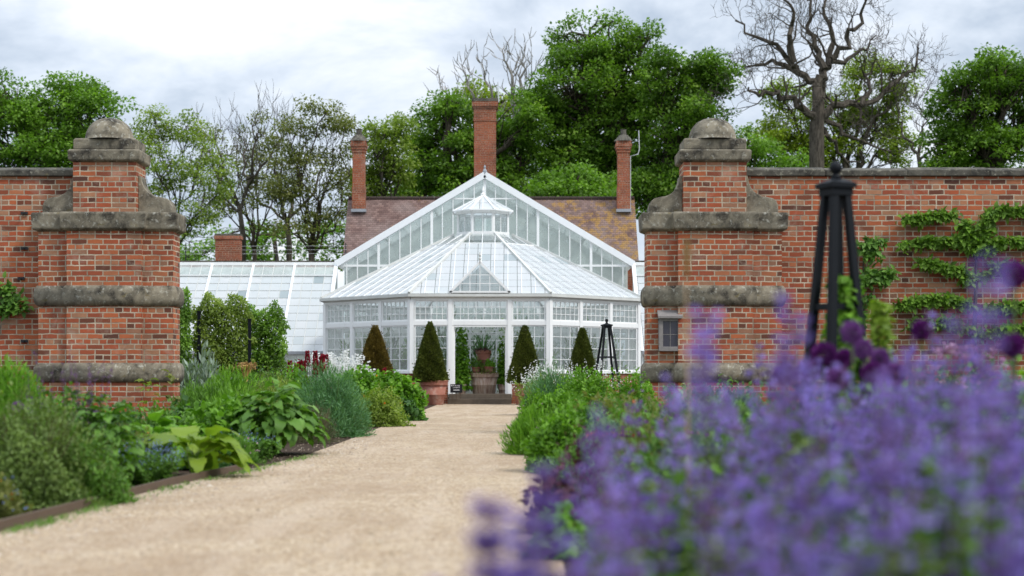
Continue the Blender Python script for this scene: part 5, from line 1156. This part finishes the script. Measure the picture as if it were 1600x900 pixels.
spikes('white_flowers', 'loose white flower sprays below the smallest clipped cone', 'flowers', PX(915,33), 33.3, 1.6, 1.16, 70, 306, 'whitefl', .030, 14, .35, leafmat='pale', nl=3200, lsize=.08, fw=.05)
bush('leafy_plant', 'bright green leafy bush beside the blue-green feathery bush on the right', 'bush', PX(915,25), 25.3, 1.15, .95, 'bright', OVA, 7500, .06, 307, up=.5, rnd=.5, shell=.7, lump=.12)
bush('leafy_plant', 'dense rounded bright green bush at the foot of the right pier', 'bush', PX(990,21), 21.0, .85, .90, 'bright', OVA, 5200, .055, 308, up=.5, rnd=.5)
bush('leafy_plant', 'leafy green border bush right of the near path edge', 'bush', PX(900,14), 14.2, .9, .58, 'bright', OVA, 8500, .05, 309, up=.5, rnd=.5, shell=.7, lump=.12)
bush('leafy_plant', 'green and maroon leafy bush near the purple flowers', 'bush', PX(905,16.5), 16.8, .9, .62, 'mid', OVA, 5000, .055, 310, up=.6, rnd=.5, flowers=[('pinkfl',50,.02,.5)])
bush('heuchera', 'maroon-leaved plant at the right path edge beside the purple flowers', 'plant', PX(862,8.6)+.02, 8.7, .34, .36, 'heuchera', OVW, 420, .055, 311, up=.5, rnd=.5)
bush('heuchera', 'tall maroon-leaved plant rising behind the purple flowers', 'plant', PX(912,10.5), 10.6, .40, .60, 'heuchera', OVA, 350, .045, 312, up=.8, rnd=.5)
bush('leafy_plant', 'small bright green plant below the maroon leaves at the path edge', 'plant', PX(865,7.4)+.03, 7.5, .28, .24, 'bright', OVW, 500, .05, 313)
bush('spurge', 'orange-brown flowering plant behind the purple flowers', 'plant', PX(1015,11), 11.2, .8, .66, 'olive', NAR, 3500, .06, 314, up=.9, rnd=.5, flowers=[('orangefl',30,.03,.7),('calyx',200,.035,.7)])
k = 0
for (x, Y, w__, h_, mt, lab) in [(1000,13,1.4,.62,'mid','green plants behind the orange-brown flowers'),(1100,15,1.8,.70,'mid','green bushy growth below the right pier'),(1180,12,1.5,.66,'mid','green bush left of the tall obelisk'),(1300,14,2.0,.8,'mid','green bush behind the tall obelisk'),
    (1450,13,2.2,.82,'mid','green bush below the espaliered tree'),(1590,12,1.8,.9,'mid','green bush at the far right edge'),(1390,8.2,.75,.84,'bright','bright leafy clump under the lime vine'),(1560,9.5,1.2,.95,'bright','bright green growth behind the mauve flower balls'),(1250,9.2,.9,.66,'mid','green growth left of the obelisk legs'),(1100,9,1.2,.6,'mid','green growth right of the maroon plants'),
    (1120,19,1.8,.75,'mid','leafy growth at the foot of the right pier'),(1480,18,2.4,.9,'dark','dark growth along the right wall'),(960,15,1.0,.66,'olive','olive green growth beyond the maroon plants')]:
    bush('undergrowth', lab, 'plant', PX(x,Y), Y, w__, h_, mt, OVA, 4200, .05+Y*.001, 330+k, up=.6, rnd=.6, group='undergrowth in the right bed'); k += 1
spikes('pink_flowers', 'small pale pink flowers at the right edge below the espalier', 'flowers', PX(1525,9), 9.1, .55, 1.16, 22, 350, 'pinkfl', .028, 12, .05, leafmat='mid', nl=900, lsize=.06, fw=.03, taper=0)
# tan grass stalk, near
e = empty('grass_stalk', (PX(1073,4.6), 4.6, 0), 'single tan grass seed stalk blurred in front of the right pier', 'grass')
mb = MB(); mb.tube([(0,0,0),(.004,0,.6),(-.002,0,1.22)], [.0045,.004,.003], 5); mb.build('stalk', mat_plain('tan_stalk', (.42,.30,.18), .8), e)
rs = np.random.RandomState(9); n = 240; t_ = rs.rand(n); a = rs.uniform(0,6.28,n)
inst('seed_head', T_rhomb(.35), np.stack([.007*np.cos(a)*np.sin(math.pi*t_), .007*np.sin(a)*np.sin(math.pi*t_), 1.18+.12*t_],1), np.stack([np.cos(a)*.3,np.sin(a)*.3,np.ones(n)],1), np.array([0,0,1.]), .016, L['tan'], e)
# alliums
def allium(i, x, y, Y, d, mat, label):
    rs = np.random.RandomState(400+i); p = WP(x, y, Y); e = empty('allium', (p.x, Y, 0), label, 'flower', 'round purple flower balls')
    mb = MB(); mb.tube([(rs.normal(0,.02),0,0),(rs.normal(0,.01),0,p.z*.5),(0,0,p.z)], .005, 5); mb.build('stem', M['stem'], e)
    n = 620; v = sph(rs, n); r = rs.uniform(.72, 1, n)[:,None]*d/2
    inst('flower_head', T_cross(.6), v*r*.86+np.array([0,0,p.z]), v+rs.normal(0,.5,(n,3)), np.array([0,0,1.]), .016, L[mat], e, rs=rs); return e
for i, a in enumerate([(1585,428,5.4,.092,'allium','darkest purple ball at the right edge, highest of the flower balls'),(1331,519,6.0,.085,'allium_pale','mauve ball against the obelisk legs'),(1287,553,6.1,.095,'allium','deep purple ball left of the obelisk leg, largest of the low ones'),
    (1309,592,5.8,.085,'allium_pale','pale mauve ball below the obelisk'),(1363,583,6.0,.088,'allium','deep purple ball left of its pale twin'),(1398,585,5.7,.085,'allium_pale','pale mauve ball right of its deep purple twin'),(1347,545,6.4,.085,'allium_pale','faint mauve ball just under the one at the obelisk legs'),
    (1225,585,5.6,.08,'allium','purple ball left of the obelisk cluster'),(1440,515,6.4,.08,'allium','purple ball in front of the espalier branches'),(1582,540,5.2,.08,'allium','purple ball near the right edge, lower than the darkest one'),
    (1375,560,6.6,.08,'allium_pale','pale ball below the lime vine'),(1270,580,6.6,.085,'allium','dark ball low left of the obelisk'),(1320,560,6.8,.08,'allium','half-hidden purple ball between the mauve ones'),(28,637,11.3,.09,'allium_pale','pink-purple ball above the sage-like bush on the left'),(150,650,13,.09,'allium_pale','pink-purple ball right of the dark-stemmed plant')]): allium(i, *a)
# catmint drift in the foreground
cm = [(.48,1.9,.46,.66),(.88,1.95,.5,.82),(.32,2.35,.34,.68),(.68,2.4,.5,.86),(1.06,2.5,.5,.90),(.38,2.95,.38,.80),(.80,3.0,.5,.92),(1.27,3.0,.5,.96),(.46,3.6,.40,.86),(.9,3.7,.55,.95),(1.4,3.7,.55,1.02),(.66,4.4,.5,.88),(1.15,4.5,.6,.98),(1.75,4.4,.6,1.04),(.36,4.3,.30,.62),(.95,5.3,.6,1.0),(1.55,5.3,.6,1.05),(1.24,6.3,.45,1.06),(1.75,6.4,.6,1.02)]
pos = ['nearest the camera by the path','nearest the camera at the lower right','at the path side, second row','in the second row, middle','in the second row, far right','third row beside the path','third row, centre of the drift','third row at the right edge','fourth row nearest the path','fourth row, centre','fourth row at the right edge','fifth row, left','fifth row, centre','fifth row, far right','low and close to the path, far end','at the back of the drift, left','at the back of the drift, right','standing in front of the tall obelisk legs','last of the drift, below the lime vine']
for i, (x, y, w__, h) in enumerate(cm):
    rs = np.random.RandomState(500+i)
    near = y < 2.6; edge = x < .7
    o = spikes('catmint', 'violet-blue catmint clump '+pos[i], 'flowers', x, y, w__, h*(.98 if edge else 1.0), 12 if near and not edge else (17 if near else 18), 500+i, 'catmint', .025, 34, .15 if near and not edge else .22, leafmat=('mid','sage')[i % 2], nl=5200 if near else 3800, lsize=.042, fw=.025, stem='stem', group='catmint clumps in the foreground drift', lean=.12, cx=('calyx', .45), hv=.60)

# a few taller and outlying spikes
for i, (x, y, Y, lab) in enumerate([(1385,355,2.6,'tallest blurred violet spike, in front of the obelisk and wall'),(1185,440,2.5,'tall blurred violet spike in front of the right pier'),(1495,410,2.6,'tall violet spike below the espalier trunk'),(1230,430,3.0,'violet spike left of the obelisk'),(1120,480,2.8,'violet spike in front of the right pier lower band'),
    (770,765,1.9,'lone violet spike over the gravel path at the bottom'),(822,760,2.1,'thin violet spike beside the lone one over the path'),(700,860,1.8,'lowest blurred violet spike at the bottom of the path'),(742,800,2.0,'short violet spike left of the lone one over the path'),(795,800,1.95,'short violet spike right of the lone one over the path'),(828,820,2.0,'violet spike leaning over the path beside the drift edge'),(850,745,2.3,'tall thin violet spike at the left edge of the drift'),(770,850,1.8,'low violet spike near the bottom of the path'),(1430,430,3.1,'violet spike in front of the espalier leaves'),(1555,470,2.4,'violet spike near the right edge'),(1040,560,2.9,'violet spike below the notice box'),
    (1110,440,2.7,'thin violet spike before the right pier middle band'),(1150,530,2.3,'broad violet spike low before the right pier'),(1205,500,3.2,'violet spike beside the right pier edge'),(1265,470,2.7,'violet spike just left of the obelisk leg'),(1320,450,2.5,'violet spike crossing the obelisk legs'),(1405,460,2.3,'broad violet spike right of the lime vine'),(1465,470,2.8,'thin violet spike left of the espalier trunk'),(1530,440,2.2,'broad violet spike before the espalier trunk'),(1590,480,2.6,'violet spike under the darkest purple ball'),(955,600,2.4,'low violet spike before the thin distant obelisk'),(905,640,2.5,'low violet spike before the maroon leaves'),(1000,590,2.2,'low broad violet spike left of the right pier')]):
    p = WP(x, y, Y)
    lo = y > 700
    spikes('catmint_spike', lab, 'flowers', p.x, Y, .02, p.z, 1, 560+i, 'catmint', (.022 if not lo else .018), 60 if not lo else 460, .24, leafmat='sage', nl=30, lsize=.035, fw=.024 if not lo else .024, stem='stem_purple', group='outlying catmint spikes', lean=.012, cx=('calyx', .45 if not lo else .68))
